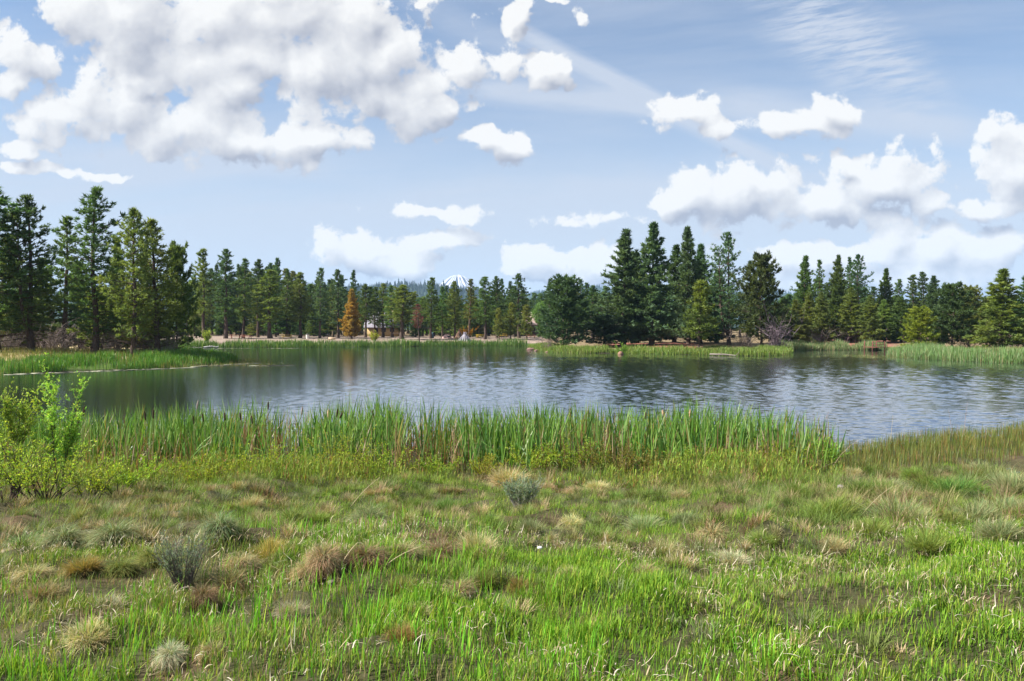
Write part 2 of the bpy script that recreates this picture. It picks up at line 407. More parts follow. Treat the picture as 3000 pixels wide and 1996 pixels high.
tag(link('water', build_water()), 'wind rippled pond reflecting sky and trees', 'water', kind='structure')

# ------------------------------------------------------------------ mountain and hills
def ridge(name, Y, pts, depth, mat, label, colf=None, rough=.0, seed=1):
    """a long hill whose skyline runs through the given (px, py) points at distance Y"""
    px = np.arange(pts[0][0], pts[-1][0] + 1, 12.); py = np.interp(px, [a for a, _ in pts], [b for _, b in pts])
    py = py + (vnoise(px, px * 0 + seed, .02, 4) - .5) * rough
    zt = ZY(py, Y); X = PX(px, Y); prof = np.array([0, .12, .3, .5, .7, .87, .97, 1, .9, .5, 0]); yy = np.linspace(-1, 1.0, 11)
    V = np.zeros((11, len(px), 3))
    for i in range(11):
        V[i, :, 0] = X * (1 + .0 * yy[i]); V[i, :, 1] = Y + yy[i] * depth * (1 if yy[i] < .4 else .9) + (vnoise(X, X * 0 + i, .01, 2) - .5) * depth * .25
        V[i, :, 2] = (zt - (4 if Y < 3000 else 5) / F * Y) * prof[i] * (1 + (vnoise(X + 77, X * 0 + i * 3, .008, 2) - .5) * .3 * (prof[i] < .99)) - 4 * (prof[i] < .01)
    n = len(px); ii = (np.arange(10)[:, None] * n + np.arange(n - 1)[None]).ravel()
    o = link(name, mesh(name, V, np.stack([ii, ii + 1, ii + n + 1, ii + n], 1), mat, None, True))
    return tag(o, label, 'hill', kind='structure'), V
M_HILL = simple_mat('forest_hillside', (.03, .05, .035), .95, .1, .02, .4, 0)
HILLS = [('forested_hill', 2300, [(-900, 900), (-200, 870), (300, 850), (560, 835), (640, 838), (760, 848), (900, 843), (1000, 838), (1060, 833), (1120, 830), (1200, 828), (1290, 838), (1350, 845), (1420, 858), (1500, 880), (1600, 915), (1700, 940)], 500, 'dark forested ridge beyond the far shore left of the snowy peak'),
         ('distant_hill', 3900, [(1250, 960), (1400, 900), (1560, 852), (1590, 845), (1640, 850), (1700, 836), (1760, 838), (1850, 850), (2100, 860), (2230, 845), (2290, 842), (2400, 860), (2700, 880), (3400, 900)], 700, 'hazy blue hill low on the horizon behind the point pines')]
HV = {}
for nm, Y, pts, dep, lab in HILLS:
    o, V = ridge(nm, Y, pts, dep, M_HILL, lab, rough=4); HV[nm] = V
# snowy volcano
m, N, out = mat_new('snow_and_rock')
at = N.node('ShaderNodeAttribute', attribute_name='tint')
p = principled(N, at.outputs['Color'], .9, .1); N.l.new(p.outputs[0], out.inputs[0])
Ym = 5200.; Hm = ZY(806, Ym); na, nr = 360, 90
th = np.linspace(0, 2 * math.pi, na, endpoint=False); rr = np.linspace(0, 1, nr)
TH, RR = np.meshgrid(th, rr)
rad = RR ** 1.6 * 1150
prof = np.interp(rad, [0, 22, 50, 90, 135, 200, 330, 600, 1150], [1, .992, .957, .868, .765, .665, .55, .36, 0])
nz = vnoise(np.cos(TH) * 4 + 40, np.sin(TH) * 4 + 40, 1, 3) - .5
Z = Hm * (prof + nz * .09 * np.sin(np.clip(rad / 280, 0, 1) * math.pi * .5) * (1 - RR))
Z += (vnoise(TH * 9 + 3, rad * .012, 1, 4) - .5) * 22 * np.clip(rad / 60, 0, 1)
rock = sm(.52, .60, vnoise(TH * 7.5 + 60, rad * .009 + TH, 1, 4) + np.clip((rad - 90) / 900, -.05, .2))
MC = np.array((.43, .45, .51)) * (1 - rock[..., None]) + np.array((.06, .07, .11)) * rock[..., None]
rad2 = rad * (1 + .12 * (vnoise(np.cos(TH) * 2 + 9, np.sin(TH) * 2 + 9, 1, 2) - .5))
V = np.stack([rad2 * np.cos(TH), rad2 * np.sin(TH), Z], -1)
ii = np.arange(nr - 1)[:, None] * na; jj = np.arange(na)[None]; kk = (jj + 1) % na
T = np.stack([ii + jj, ii + na + jj, ii + na + kk, ii + kk], -1).reshape(-1, 4)
tag(link('mountain', mesh('mountain', V, T, m, MC, True), None, (PX(1341, Ym), Ym, 0)), 'snow covered peak rising behind the far forest', 'mountain', kind='structure')

# forest cover on the hills: small spires in one mesh per hill
def spires(name, V, n, seed, label, hmin=14, hmax=24, tint=(.022, .042, .03)):
    r = rng_(seed); nr_, npx = V.shape[0], V.shape[1]
    i = 7 - np.abs(r.normal(0, 2.6, n)); i[: n // 3] = 6.3 + r.random(n // 3) * .9
    i = np.clip(i, 1.2, 7.2); j = r.random(n) * (npx - 1.01)
    i0 = i.astype(int); j0 = j.astype(int); fi = (i - i0)[:, None]; fj = (j - j0)[:, None]
    B = (V[i0, j0] * (1 - fi) + V[i0 + 1, j0] * fi) * (1 - fj) + (V[i0, j0 + 1] * (1 - fi) + V[i0 + 1, j0 + 1] * fi) * fj
    H = (hmin + (hmax - hmin) * r.random(n) ** 1.6) * (1 + .35 * (r.random(n) < .06)); W = H * (.16 + .08 * r.random(n))
    Vs, Ts, Cs = [], [], []; tiers = 4; k = 6; off = 0
    tn = np.array(tint) * (.7 + .6 * r.random((n, 1))) * np.array([1, 1, 1])
    vs = np.zeros((n, tiers * (k + 1), 3)); ts = []
    for t in range(tiers):
        zb = .05 + t * .22; zt = zb + .38 - .02 * t; rb = 1 - t * .24
        a0 = r.random(n) * 6.28
        for q in range(k):
            a = a0 + q * 2 * math.pi / k; rr_ = W * rb * (.75 + .5 * r.random(n))
            vs[:, t * (k + 1) + q] = B + np.stack([np.cos(a) * rr_, np.sin(a) * rr_, H * zb + H * .05 * r.random(n)], 1)
            ts.append((t * (k + 1) + q, t * (k + 1) + (q + 1) % k, t * (k + 1) + k))
        vs[:, t * (k + 1) + k] = B + np.stack([0 * H, 0 * H, H * min(zt, 1.0)], 1)
    T = np.asarray(ts)[None] + (np.arange(n) * tiers * (k + 1))[:, None, None]
    C = np.repeat(tn[:, None], tiers * (k + 1), 1)
    return tag(link(name, mesh(name, vs.reshape(-1, 3), T.reshape(-1, 3), M_NEEDLE, C.reshape(-1, 3))), label, 'forest', kind='stuff')
spires('hill_forest', HV['forested_hill'], 5200, 3, 'dense conifer forest covering the dark ridge', 13, 24)
spires('distant_forest', HV['distant_hill'], 3200, 4, 'blue conifer forest on the far hazy hill', 13, 22)

# ------------------------------------------------------------------ tree prototypes
def needles(r, pos, dirs, n, length, width, spread):
    """n pointed needle bundles around every shoot"""
    K = len(pos); d = dirs[:, None] + r.normal(0, spread, (K, n, 3)); d /= np.linalg.norm(d, axis=2, keepdims=True)
    L = length * (.7 + .6 * r.random((K, n, 1))); p = pos[:, None] + d * L * -.12 + r.normal(0, length * .12, (K, n, 3))
    sd = np.cross(d, r.normal(0, 1, (K, n, 3))); sd /= np.linalg.norm(sd, axis=2, keepdims=True) + 1e-9
    w = width * (.7 + .6 * r.random((K, n, 1)))
    V = np.stack([p + d * L * .35 - sd * w, p + d * L * .35 + sd * w, p + d * L, p], 2)
    V = V.reshape(-1, 4, 3); m = len(V)
    T = np.array([[0, 1, 2], [0, 3, 1]])[None] + (np.arange(m) * 4)[:, None, None]
    return V.reshape(-1, 3), T.reshape(-1, 3)
PROF = {'cone': lambda s: (1 - s) ** .85 * np.minimum(1, .55 + s * 4),
        'oval': lambda s: np.minimum(1, .5 + s * 1.9) * (1 - s ** 2.2) ** .8,
        'spire': lambda s: np.minimum(1, .6 + s * 2) * (1 - s) ** .62,
        'round': lambda s: np.minimum(1, .75 + s * 1.2) * np.sqrt(np.clip(1 - s ** 2.4, 0, 1)),
        'open': lambda s: np.minimum(1, .45 + s * 1.6) * (1 - s ** 1.7) ** .75}
class Proto: pass
def pine(seed, H, R, cb, prof, nb, up=(-.05, .75), irr=.5, tuft=.42, nn=8, dens=1., spread=.55, width=.055, dead=8, fork=False, bark=None, rad=.0125, tuftcol=(.9, .25)):
    r = rng_(seed); P = Proto(); P.H = H; P.R = R
    tz_ = np.linspace(0, 1, 12)
    ax = np.cumsum(r.normal(0, H * .0045, 12)); ay = np.cumsum(r.normal(0, H * .0045, 12)); ax -= ax[0]; ay -= ay[0]
    def axis_at(t): return np.array([np.interp(t, tz_, ax), np.interp(t, tz_, ay), t * H])
    A = Acc(); A.add(*tube(np.stack([ax, ay, tz_ * H], 1), H * rad * (1.25 * (1 - tz_) ** .9 + .1 + .5 * (tz_ < .02)), 8))
    stems = [(0., 0.)]
    tops = [axis_at(1.)]
    if fork:
        k = 7; f0 = axis_at(.06); pa = [f0]
        for q in range(1, k): t = .06 + q / (k - 1) * .80; pa.append(axis_at(t) + np.array([R * .42 * math.sin(min(1, q / 3) * 1.57), -.2 * q / k, 0]))
        A.add(*tube(pa, np.linspace(H * rad * .9, .02, k), 7)); fork_path = np.array(pa)
    pos, dr, br = [], [], []
    i = np.arange(nb); s = ((i + .5) / nb) ** .92
    az = i * 2.39996 + r.normal(0, .35, nb)
    band = r.random((40, 9))
    for q in range(nb):
        t = cb + (1 - cb) * s[q]
        ir = 1 - irr * .6 + irr * 1.1 * band[int(s[q] * 14) % 40, int((az[q] % 6.283) / 6.284 * 9)]
        L = R * float(PROF[prof](s[q])) * ir * (.75 + .4 * r.random()) + .12
        el = up[0] + (up[1] - up[0]) * s[q] ** 1.3 + r.normal(0, .13)
        p0 = axis_at(min(.985, t))
        if fork and q % 2 == 0:
            zf = fork_path[:, 2]
            if p0[2] < zf[-1]: p0 = np.array([np.interp(p0[2], zf, fork_path[:, 0]), np.interp(p0[2], zf, fork_path[:, 1]), p0[2]])
        h = np.array([math.cos(az[q]), math.sin(az[q]), 0]); e = h * math.cos(el) + np.array([0, 0, math.sin(el)])
        u = np.linspace(0, 1, 5); pth = p0 + e * (u * L)[:, None] + np.array([0, 0, 1]) * (u ** 2 * L * .18)[:, None] * (1 - s[q])
        pth += r.normal(0, .02 * L, (5, 3)) * u[:, None]
        if L > .35: A.add(*tube(pth, np.linspace(.011 * L + .012, .006, 5), 4))
        m_ = max(3, int(L * 5.2 * dens)); ss = 1 - .82 * r.random(m_) ** 1.15
        lat = np.cross(e, (0, 0, 1)); lat /= np.linalg.norm(lat) + 1e-9
        off = (r.random(m_) * 2 - 1) * L * .34 * (1.15 - ss)
        pp = np.stack([np.interp(ss, u, pth[:, c]) for c in range(3)], 1) + lat * off[:, None] + np.array([0, 0, 1]) * (r.normal(.02, .09, m_) * L * .5)[:, None]
        dd = e[None] * .8 + lat * (np.sign(off) * .55)[:, None] + np.array([0, 0, .42])
        pos.append(pp); dr.append(dd)
    m_ = 10; tt = 1 - .1 * r.random(m_); pp = np.array([axis_at(t) for t in tt]); pos.append(pp + r.normal(0, .06, (m_, 3))); dr.append(np.tile((0, 0, 1.), (m_, 1)) + r.normal(0, .3, (m_, 3)))
    pos = np.concatenate(pos); dr = np.concatenate(dr); dr /= np.linalg.norm(dr, axis=1, keepdims=True)
    V, T = needles(r, pos, dr, nn, tuft, width, spread)
    cl = vnoise(pos[:, 0] + 20, pos[:, 1] + pos[:, 2] * .7 + 20, 1.1, 2)
    c = (tuftcol[0] - .45 * tuftcol[1] + tuftcol[1] * 1.3 * r.random(len(pos)))[:, None] * (.75 + .5 * cl)[:, None] * np.array([1, 1, 1])
    c = c * (1 + np.array([.16, .03, -.12]) * (cl - .5)[:, None] * 2)
    C = np.repeat(c, nn * 4, 0).reshape(-1, nn, 4, 3); C[:, :, 2] *= 1.12; C = C.reshape(-1, 3)
    P.crown = mesh('pine_crown', V, T, M_NEEDLE, C)
    # dead lower limbs stay with the trunk
    for q in range(dead):
        t = cb * (.25 + .85 * r.random()); p0 = axis_at(t); a = r.random() * 6.28; L = R * (.25 + .6 * r.random())
        e = np.array([math.cos(a), math.sin(a), -.1 + .4 * r.random()]); u = np.linspace(0, 1, 5)
        pth = p0 + e * (u * L)[:, None] + np.array([0, 0, .12 * L]) * (u ** 2)[:, None] + r.normal(0, .03 * L, (5, 3)) * u[:, None]
        A.add(*tube(pth, np.linspace(.016 * L + .01, .005, 5), 4))
        for z in range(2):
            j = 2 + z; e2 = e + r.normal(0, .5, 3); A.add(*tube([pth[j], pth[j] + e2 * L * .2, pth[j] + e2 * L * .38 + (0, 0, .03)], [.01, .007, .003], 3))
    P.trunk = A.mesh('pine_trunk', bark or M_BARK)
    return P
PR = {}
for k in range(3): PR['open%d' % k] = pine(11 + k, 15, 2.9, .13, 'open', 150, (-.12, .95), .85, .36, 8, .95, .6, .045, dead=26, fork=(k == 0))
for k in range(3): PR['full%d' % k] = pine(31 + k, 15, 3.3, .05, 'cone', 180, (-.22, .8), .75, .48, 9, 1.2, .5, .065, dead=6)
for k in range(5): PR['forest%d' % k] = pine(51 + k, 16, 2.3, .20 + .05 * (k % 3), 'spire' if k % 2 else 'oval', 115, (-.25, .8), .75, .43, 8, 1.05, .55, .06, dead=14)
for k in range(2): PR['bushy%d' % k] = pine(71 + k, 9, 3.0, .10, 'round', 110, (-.05, .95), .55, .42, 9, 1.3, .55, .055, dead=10)
for k in range(2): PR['thin%d' % k] = pine(81 + k, 15, 1.7, .3, 'spire', 70, (-.1, .9), .7, .42, 8, 1.0, .55, .06, dead=12)
PR['small0'] = pine(91, 6, 1.35, .12, 'spire', 75, (0, .8), .6, .34, 8, 1.5, .55, .045, dead=6)
PR['amber'] = pine(95, 9.5, 2.1, .06, 'cone', 170, (-.05, .85), .35, .4, 9, 1.8, .55, .055, dead=6)
PR['dead'] = pine(97, 8, 1.0, .42, 'oval', 60, (-.2, .5), .5, .28, 6, 1.1, .7, .03, dead=14)

def broad(seed, H, R, zc, n, leaf, clumps=22, squash=1.0, trunk_r=.12, mat=None):
    """broadleaf tree or round shrub: leaves gathered in clumps around forking limbs"""
    r = rng_(seed); P = Proto(); P.H = H; P.R = R; A = Acc()
    d = r.normal(0, 1, (clumps, 3)); d /= np.linalg.norm(d, axis=1, keepdims=True); d *= (.35 + .6 * r.random((clumps, 1)))
    c = np.array([0, 0, zc]) + d * np.array([R, R, (H - zc) * squash]); c[:, 2] = np.maximum(c[:, 2], H * .08)
    for q in range(clumps):
        b = np.array([r.normal(0, trunk_r), r.normal(0, trunk_r), 0]); mid = np.array([c[q, 0] * .35, c[q, 1] * .35, c[q, 2] * .55])
        A.add(*tube([b, mid, c[q]], [trunk_r * .8, trunk_r * .4, .008], 5))
    w = r.integers(0, clumps, n); cr = (.22 + .16 * r.random(clumps)) * R
    dd = r.normal(0, 1, (n, 3)); dd /= np.linalg.norm(dd, axis=1, keepdims=True)
    p = c[w] + dd * (cr[w] * r.random(n) ** .45)[:, None]; p[:, 2] = np.maximum(p[:, 2], .02)
    ax = r.normal(0, 1, (n, 3)) + np.array([0, 0, .3]); ax /= np.linalg.norm(ax, axis=1, keepdims=True)
    sd = np.cross(ax, r.normal(0, 1, (n, 3))); sd /= np.linalg.norm(sd, axis=1, keepdims=True); L = leaf * (.6 + .8 * r.random((n, 1)))
    V = np.stack([p, p + ax * L * .5 + sd * L * .22, p + ax * L, p + ax * L * .5 - sd * L * .22], 1).reshape(-1, 3)
    T = (np.array([[0, 1, 2], [0, 2, 3]])[None] + (np.arange(n) * 4)[:, None, None]).reshape(-1, 3)
    C = np.repeat((.75 + .5 * r.random((n, 1))) * (.8 + .4 * r.random((clumps, 1)))[w] * np.ones(3), 4, 0)
    P.crown = mesh('leaf_crown', V, T, M_LEAF, C); P.trunk = A.mesh('limbs', mat or M_BARK); return P
PR['leafy0'] = broad(201, 8, 3.2, 4.6, 9000, .26, 30, 1.0)
PR['leafy1'] = broad(202, 5, 2.6, 2.4, 7000, .22, 26, 1.0, .08)
PR['shrub'] = broad(203, 2.2, 1.6, 1.0, 5000, .14, 24, 1.0, .05)

def brush(seed, H, R, n, col, leafy=0):
    """leafless thicket of forking twigs"""
    r = rng_(seed); A = Acc(); P = Proto(); P.H = H; P.R = R
    for q in range(n):
        a = r.random() * 6.28; L = H * (.55 + .5 * r.random()); e = np.array([math.cos(a) * (.2 + .9 * r.random()) * R / H, math.sin(a) * (.2 + .9 * r.random()) * R / H, 1]); b = r.normal(0, R * .18, 3); b[2] = 0
        u = np.linspace(0, 1, 6); pth = b + e * (u * L * .9)[:, None] + np.cumsum(r.normal(0, .045 * H, (6, 3)), 0) * u[:, None]
        c = np.array(col) * (.7 + .6 * r.random()); A.add(*tube(pth, np.linspace(.011 * H, .003 * H, 6), 4), c)
        for z in range(7):
            j = r.integers(1, 6); e2 = e * .5 + r.normal(0, .6, 3); l2 = L * .3 * (.4 + r.random())
            A.add(*tube([pth[j], pth[j] + e2 * l2 * .5, pth[j] + e2 * l2 + r.normal(0, .05, 3)], [.006 * H, .004 * H, .002 * H], 3), c * 1.1)
    P.trunk = A.mesh('twigs', M_TWIG); P.crown = None; return P
PR['brush0'] = brush(301, 2.6, 2.0, 40, (.20, .165, .15)); PR['brush1'] = brush(302, 2.2, 2.2, 36, (.17, .13, .13))
PR['bare'] = brush(303, 4.2, 1.7, 34, (.15, .115, .135))

# ------------------------------------------------------------------ tree placement
G_DARK = (.068, .122, .046); G_MID = (.092, .155, .044); G_LIGHT = (.150, .205, .050); G_BLUE = (.095, .165, .078); G_OLIVE = (.135, .165, .044)
rr = random.Random(5)
TREES = []; GP = 'pines on the left peninsula'
def tree(kind, px, Y, top, wid=None, col=G_MID, name='pine_tree', label=None, cat='tree', group=None, base=None, fac=1):
    """stand a prototype at pixel column px and distance Y so that its tip reaches photo row top"""
    P = PR[kind]; wid = wid * (1.38 if kind[:4] == 'open' else 1.22 if kind[:4] != 'ambe' else 1.1) if wid else wid; x = PX(px, Y); z = tz(x, Y) - .06
    H = ZY(top, Y) - z
    sz = H / P.H; sx = (wid / F * Y) / (2 * P.R) if wid else sz * (.9 + .2 * rr.random())
    o = thing(name, label, cat, (x, Y, z), rr.random() * 6.28, (sx, sx, sz), group)
    if P.trunk: link('trunk' if kind[:5] != 'brush' and kind != 'bare' else 'twigs', P.trunk, o)
    if P.crown: link('crown', P.crown, o, color=tuple(c * fac * (1.25 if group == GP else 1.) for c in col))
    o['px'] = px; TREES.append(o); return o

GP = 'pines on the left peninsula'
for a in [('open1', -14, 72, 552, 230, G_DARK, 'dark pine cut off by the left edge of the view'),
          ('open0', 92, 73, 578, 150, G_DARK, 'sparse see-through pine with a forked double trunk on the left peninsula'),
          ('full1', 28, 80, 690, 150, G_OLIVE, 'bushy olive pine low between the cut-off pine and the fork-trunked pine'),
          ('thin0', 192, 82, 640, 90, G_MID, 'slim see-through pine between the fork-trunked pine and the tallest peninsula pine'),
          ('open2', 275, 72, 555, 165, G_DARK, 'tallest pine on the left peninsula, straight dark trunk'),
          ('full0', 345, 84, 700, 110, G_MID, 'lower full pine half hidden right of the tallest peninsula pine'),
          ('open1', 388, 70, 614, 125, G_OLIVE, 'tall yellow-tinged pine at the front edge of the peninsula grass'),
          ('open2', 456, 74, 648, 150, G_OLIVE, 'broad pine with tan lower boughs near the right end of the peninsula'),
          ('forest1', 425, 86, 740, 100, G_DARK, 'dark lower pine behind the broad pine of the peninsula'),
          ('bushy0', 518, 78, 735, 95, G_MID, 'short pine at the right end of the peninsula row'),
          ('full2', 130, 90, 760, 130, G_MID, 'shaded full pine deep behind the fork-trunked pine'),
          ('full1', 235, 92, 770, 130, G_DARK, 'shaded full pine deep behind the tallest peninsula pine'),
          ('bushy1', 300, 79, 850, 110, G_OLIVE, 'small rounded pine at the foot of the tallest peninsula pine'),
          ('bushy0', 60, 82, 860, 120, G_OLIVE, 'small rounded pine at the foot of the fork-trunked pine'),
          ('bushy1', 420, 78, 850, 120, G_OLIVE, 'small rounded pine between the two yellow-tinged pines')]:
    tree(a[0], a[1], a[2], a[3], a[4], a[5], label=a[6], group=GP)
BR = ['leftmost grey twiggy thicket under the cut-off pine', 'grey-brown thicket around the forked trunk', 'dry thicket right of the forked trunk', 'twiggy thicket beneath the tallest peninsula pine',
      'purplish thicket between two peninsula trunks', 'grey thicket under the broad pine', 'dry thicket at the right end of the peninsula', 'grey thicket deep behind the peninsula trunks']
for i, (px, Y, top, wid) in enumerate([(20, 76, 965, 120), (70, 80, 945, 130), (170, 78, 950, 130), (245, 80, 955, 120), (330, 77, 960, 120), (430, 77, 955, 130), (490, 75, 975, 90), (120, 86, 940, 150)]):
    tree('brush%d' % (i % 2), px, Y, top, wid, name='dry_thicket', label=BR[i], cat='bush', group='dry thickets under the peninsula pines')

# far shore, front row (px, Y, top, width, kind, colour)
ROW = [(595,166,732,66,'forest1',G_OLIVE),(661,164,733,72,'forest0',G_DARK),(713,170,760,52,'forest3',G_MID),(756,176,762,48,'forest2',G_DARK),(792,165,793,86,'forest4',G_LIGHT),
       (840,182,792,44,'thin1',G_MID),(879,168,800,62,'forest1',G_OLIVE),(937,166,787,46,'forest3',G_BLUE),(990,172,792,52,'forest0',G_BLUE),
       (1071,178,834,46,'forest2',G_MID),(1100,182,842,40,'forest4',G_MID),(1122,180,832,50,'forest0',G_OLIVE),(1150,174,838,46,'forest3',G_MID),(1177,160,836,82,'forest2',G_LIGHT),
       (1262,168,815,50,'forest3',G_MID),(1297,172,842,40,'forest1',G_MID),(1333,168,826,46,'forest0',G_OLIVE),(1376,178,820,36,'thin0',G_OLIVE),
       (1421,163,812,54,'forest4',G_MID),(1455,176,811,44,'forest2',G_DARK),(1521,172,804,56,'forest0',G_DARK)]
ORD = ['nearest', 'second', 'third', 'fourth', 'fifth', 'sixth', 'seventh', 'eighth', 'ninth', 'tenth']
TN = {G_DARK: 'dark green', G_MID: 'mid green', G_LIGHT: 'light green', G_BLUE: 'blue-green', G_OLIVE: 'olive green'}
def rel(px):
    xs_ = [r_[0] for r_ in ROW]
    if px < 1030: k = sum(1 for q in xs_ if px < q < 1030); return ORD[k] + ' front pine left of the amber tree'
    if px < 1225: k = sum(1 for q in xs_ if 1030 < q < px); return ORD[k] + ' front pine right of the amber tree'
    k = sum(1 for q in xs_ if 1225 < q < px); return ORD[k] + ' front pine right of the red dead tree'
for px, Y, top, wid, kd, cl in ROW:
    sh = 'slim' if wid < 48 else ('broad' if wid > 65 else 'pointed')
    tree(kd, px, Y, top, wid * 1.12, cl, label='%s %s far shore pine, %s' % (sh, TN[cl], rel(px)), group='front pines on the far shore')
tree('amber', 1030, 160, 850, 62, (.34, .225, .06), name='amber_tree', label='amber and orange conical tree on the sandy far shore')
tree('dead', 1227, 143, 893, 30, (.14, .055, .065), name='dead_pine', label='dead pine with purplish red needles standing at the far waterline')
for px, Y, top, wid, lb in [(1463,160,906,34,'small slender pine left of the pair on the sand by the far cabin roof'),(1496,161,891,38,'small yellow-green pine, middle one of three on the far sand'),(1543,158,897,40,'small pine at the right end of the far beach')]:
    tree('small0', px, Y, top, wid, G_LIGHT, label=lb, group='small pines on the far sand')
# rows behind the front ones
BK = 'dark pine crowded in the rows behind the front pines of the far shore'
for px in np.arange(530, 1640, 14.5):
    px = px + rr.uniform(-9, 9); Y = rr.uniform(190, 255)
    top = np.interp(px, [530, 620, 720, 820, 900, 1000, 1060, 1150, 1250, 1400, 1500, 1560, 1640], [800, 770, 775, 775, 815, 812, 828, 850, 846, 842, 832, 850, 850]) + (rr.uniform(-6, 46) if px < 1050 else rr.uniform(4, 60))
    tree('forest%d' % rr.randrange(5) if rr.random() < .75 else 'thin%d' % rr.randrange(2), px, Y, top, rr.uniform(38, 58), rr.choice([G_DARK, G_MID, G_OLIVE, G_BLUE]), label=BK, group='back row pines on the far shore')
for px, top in [(788, 773), (812, 758), (971, 821), (1041, 794), (1309, 838), (1473, 819), (1494, 826), (1611, 820), (1704, 820), (1719, 830)]:
    tree('thin%d' % rr.randrange(2), px, rr.uniform(195, 215), top, rr.uniform(34, 44), G_DARK, label=BK, group='back row pines on the far shore')
for px in np.arange(535, 1640, 27):
    px = px + rr.uniform(-10, 10)
    if abs(px - 1100) < 38 or abs(px - 1550) < 26: continue
    tree('full%d' % rr.randrange(3) if rr.random() < .6 else 'small0', px, rr.uniform(180, 205), rr.uniform(872, 925), rr.uniform(40, 62), rr.choice([G_MID, G_LIGHT, G_OLIVE, G_MID]), label='young pine of middle height filling in behind the front trunks of the far shore', group='young pines behind the far front trunks')
# yellow-green understory behind the trunks
US = 'sunlit yellow-green shrub glowing between the trunks of the far shore'
for px in list(np.arange(540, 1010, 34)) + [1085, 1150, 1235, 1262, 1285, 1360, 1380, 1440, 1500]:
    tree('shrub', px + rr.uniform(-8, 8), rr.uniform(212, 240), rr.uniform(938, 962), rr.uniform(34, 60), (.20, .30, .04), name='leafy_shrub', label=US, cat='bush', group='bright shrubs behind the far trunks')
tree('leafy0', 1584, 190, 872, 62, (.125, .215, .055), name='leafy_tree', label='bright green leafy tree left of the bushy point pine')
tree('leafy1', 1375, 200, 918, 46, (.15, .26, .05), name='leafy_tree', label='light green leafy tree behind the far trunks under the snowy peak')
tree('leafy1', 905, 205, 935, 60, (.14, .24, .08), name='leafy_tree', label='pale green leafy tree behind the far picnic table')

GI = 'pines on the wooded point'
for a in [('bushy0', 1652, 108, 822, 136, (.058, .095, .042), 'bushy rounded pine standing alone on the left tip of the point'),
          ('full0', 1826, 112, 676, 150, G_BLUE, 'tall blue-green pine with a bare lower trunk, left of the tallest point pine'),
          ('full2', 1909, 111, 658, 148, G_BLUE, 'tallest and densest pine of the point, boughs down to the ground'),
          ('full1', 2017, 118, 668, 110, G_BLUE, 'tall narrow-topped pine behind the yellow-green pine of the point'),
          ('full0', 2052, 121, 718, 118, G_DARK, 'dark pine shouldering right of the narrow-topped pine'),
          ('full1', 1866, 122, 742, 130, G_DARK, 'dark lower pine wedged between the two tallest point pines'),
          ('full2', 1975, 124, 722, 120, G_DARK, 'dark pine filling the gap right of the tallest point pine'),
          ('small0', 2047, 101, 828, 92, (.13, .165, .035), 'yellow-green pine in front of the dark pines at the water'),
          ('open0', 2136, 116, 684, 96, G_BLUE, 'airy twin-topped pine on the right of the point'),
          ('thin1', 2192, 128, 768, 60, G_DARK, 'slim pine between the twin-topped and the right-end pine'),
          ('full1', 2100, 126, 790, 110, G_DARK, 'low dark pine below the twin-topped pine'),
          ('bushy1', 2230, 109, 760, 124, (.07, .10, .035), 'broad pine leaning out at the right end of the point'),
          ('bushy0', 1770, 110, 930, 120, (.075, .125, .07), 'low spreading pale blue-green pine at the foot of the bare-trunked pine'),
          ('forest2', 1735, 150, 838, 60, G_DARK, 'dark pine in the gap between the bushy pine and the tall point pines'),
          ('forest0', 1690, 156, 850, 60, G_OLIVE, 'olive pine in the background right of the bushy pine')]:
    tree(a[0], a[1], a[2], a[3], a[4], a[5], label=a[6], group=GI)
tree('bare', 2276, 106, 930, 84, name='bare_tree', label='leafless purplish twiggy tree at the right end of the point', cat='tree')
tree('brush1', 1610, 107, 985, 60, name='dry_thicket', label='grey thicket under the bushy pine on the point', cat='bush')
tree('brush0', 2180, 112, 965, 80, name='dry_thicket', label='grey thicket between the right trunks of the point', cat='bush')

GR = 'pines behind the right inlet'
RT = [('full0',2354,136,753,84,G_MID,'tall pine at the left end of the right inlet row'),('thin0',2405,146,764,40,G_MID,'slim pine standing above the row left of the paired tips'),('full1',2456,138,750,76,G_MID,'tall full pine left of the paired tips'),
      ('thin1',2486,146,757,42,G_DARK,'left tip of the paired slim pines'),('open1',2513,140,748,72,G_DARK,'airy right pine of the paired tips'),('full2',2592,142,790,72,G_MID,'pointed pine above the gap left of the dock'),
      ('forest3',2633,146,820,50,G_MID,'small pointed pine right above the dock'),('forest1',2673,142,807,56,G_MID,'pointed pine behind the yellow-green tree'),('forest4',2702,150,798,50,G_DARK,'rounded dark tip just right of the pine behind the yellow-green tree'),('full1',2732,140,810,78,G_DARK,'dense dark pine above the cattails of the right spit'),
      ('forest2',2762,150,838,46,G_DARK,'dark pine low between the dense pine and the broad spit pine')]
for a in RT: tree(a[0], a[1], a[2], a[3], a[4], a[5], label=a[6], group=GR)
FR = ['low olive pine','low mid green pine','low light pine','low dark pine']
for i, (px, top, wid, cl) in enumerate([(2335,880,84,G_OLIVE),(2372,860,70,G_LIGHT),(2408,858,74,G_OLIVE),(2448,850,80,G_MID),(2495,845,90,G_LIGHT),(2548,868,84,G_OLIVE),(2592,880,80,G_LIGHT),(2640,870,80,G_MID),(2300,900,70,G_MID)]):
    tree('full%d' % (i % 3), px, 125 + (i * 37 % 8), top, wid, cl, label='low %s pine by the right inlet water, %s from the left' % (TN[cl], ['second','third','fourth','fifth','sixth','seventh','eighth','last','first'][i]), group='low pines at the right inlet')
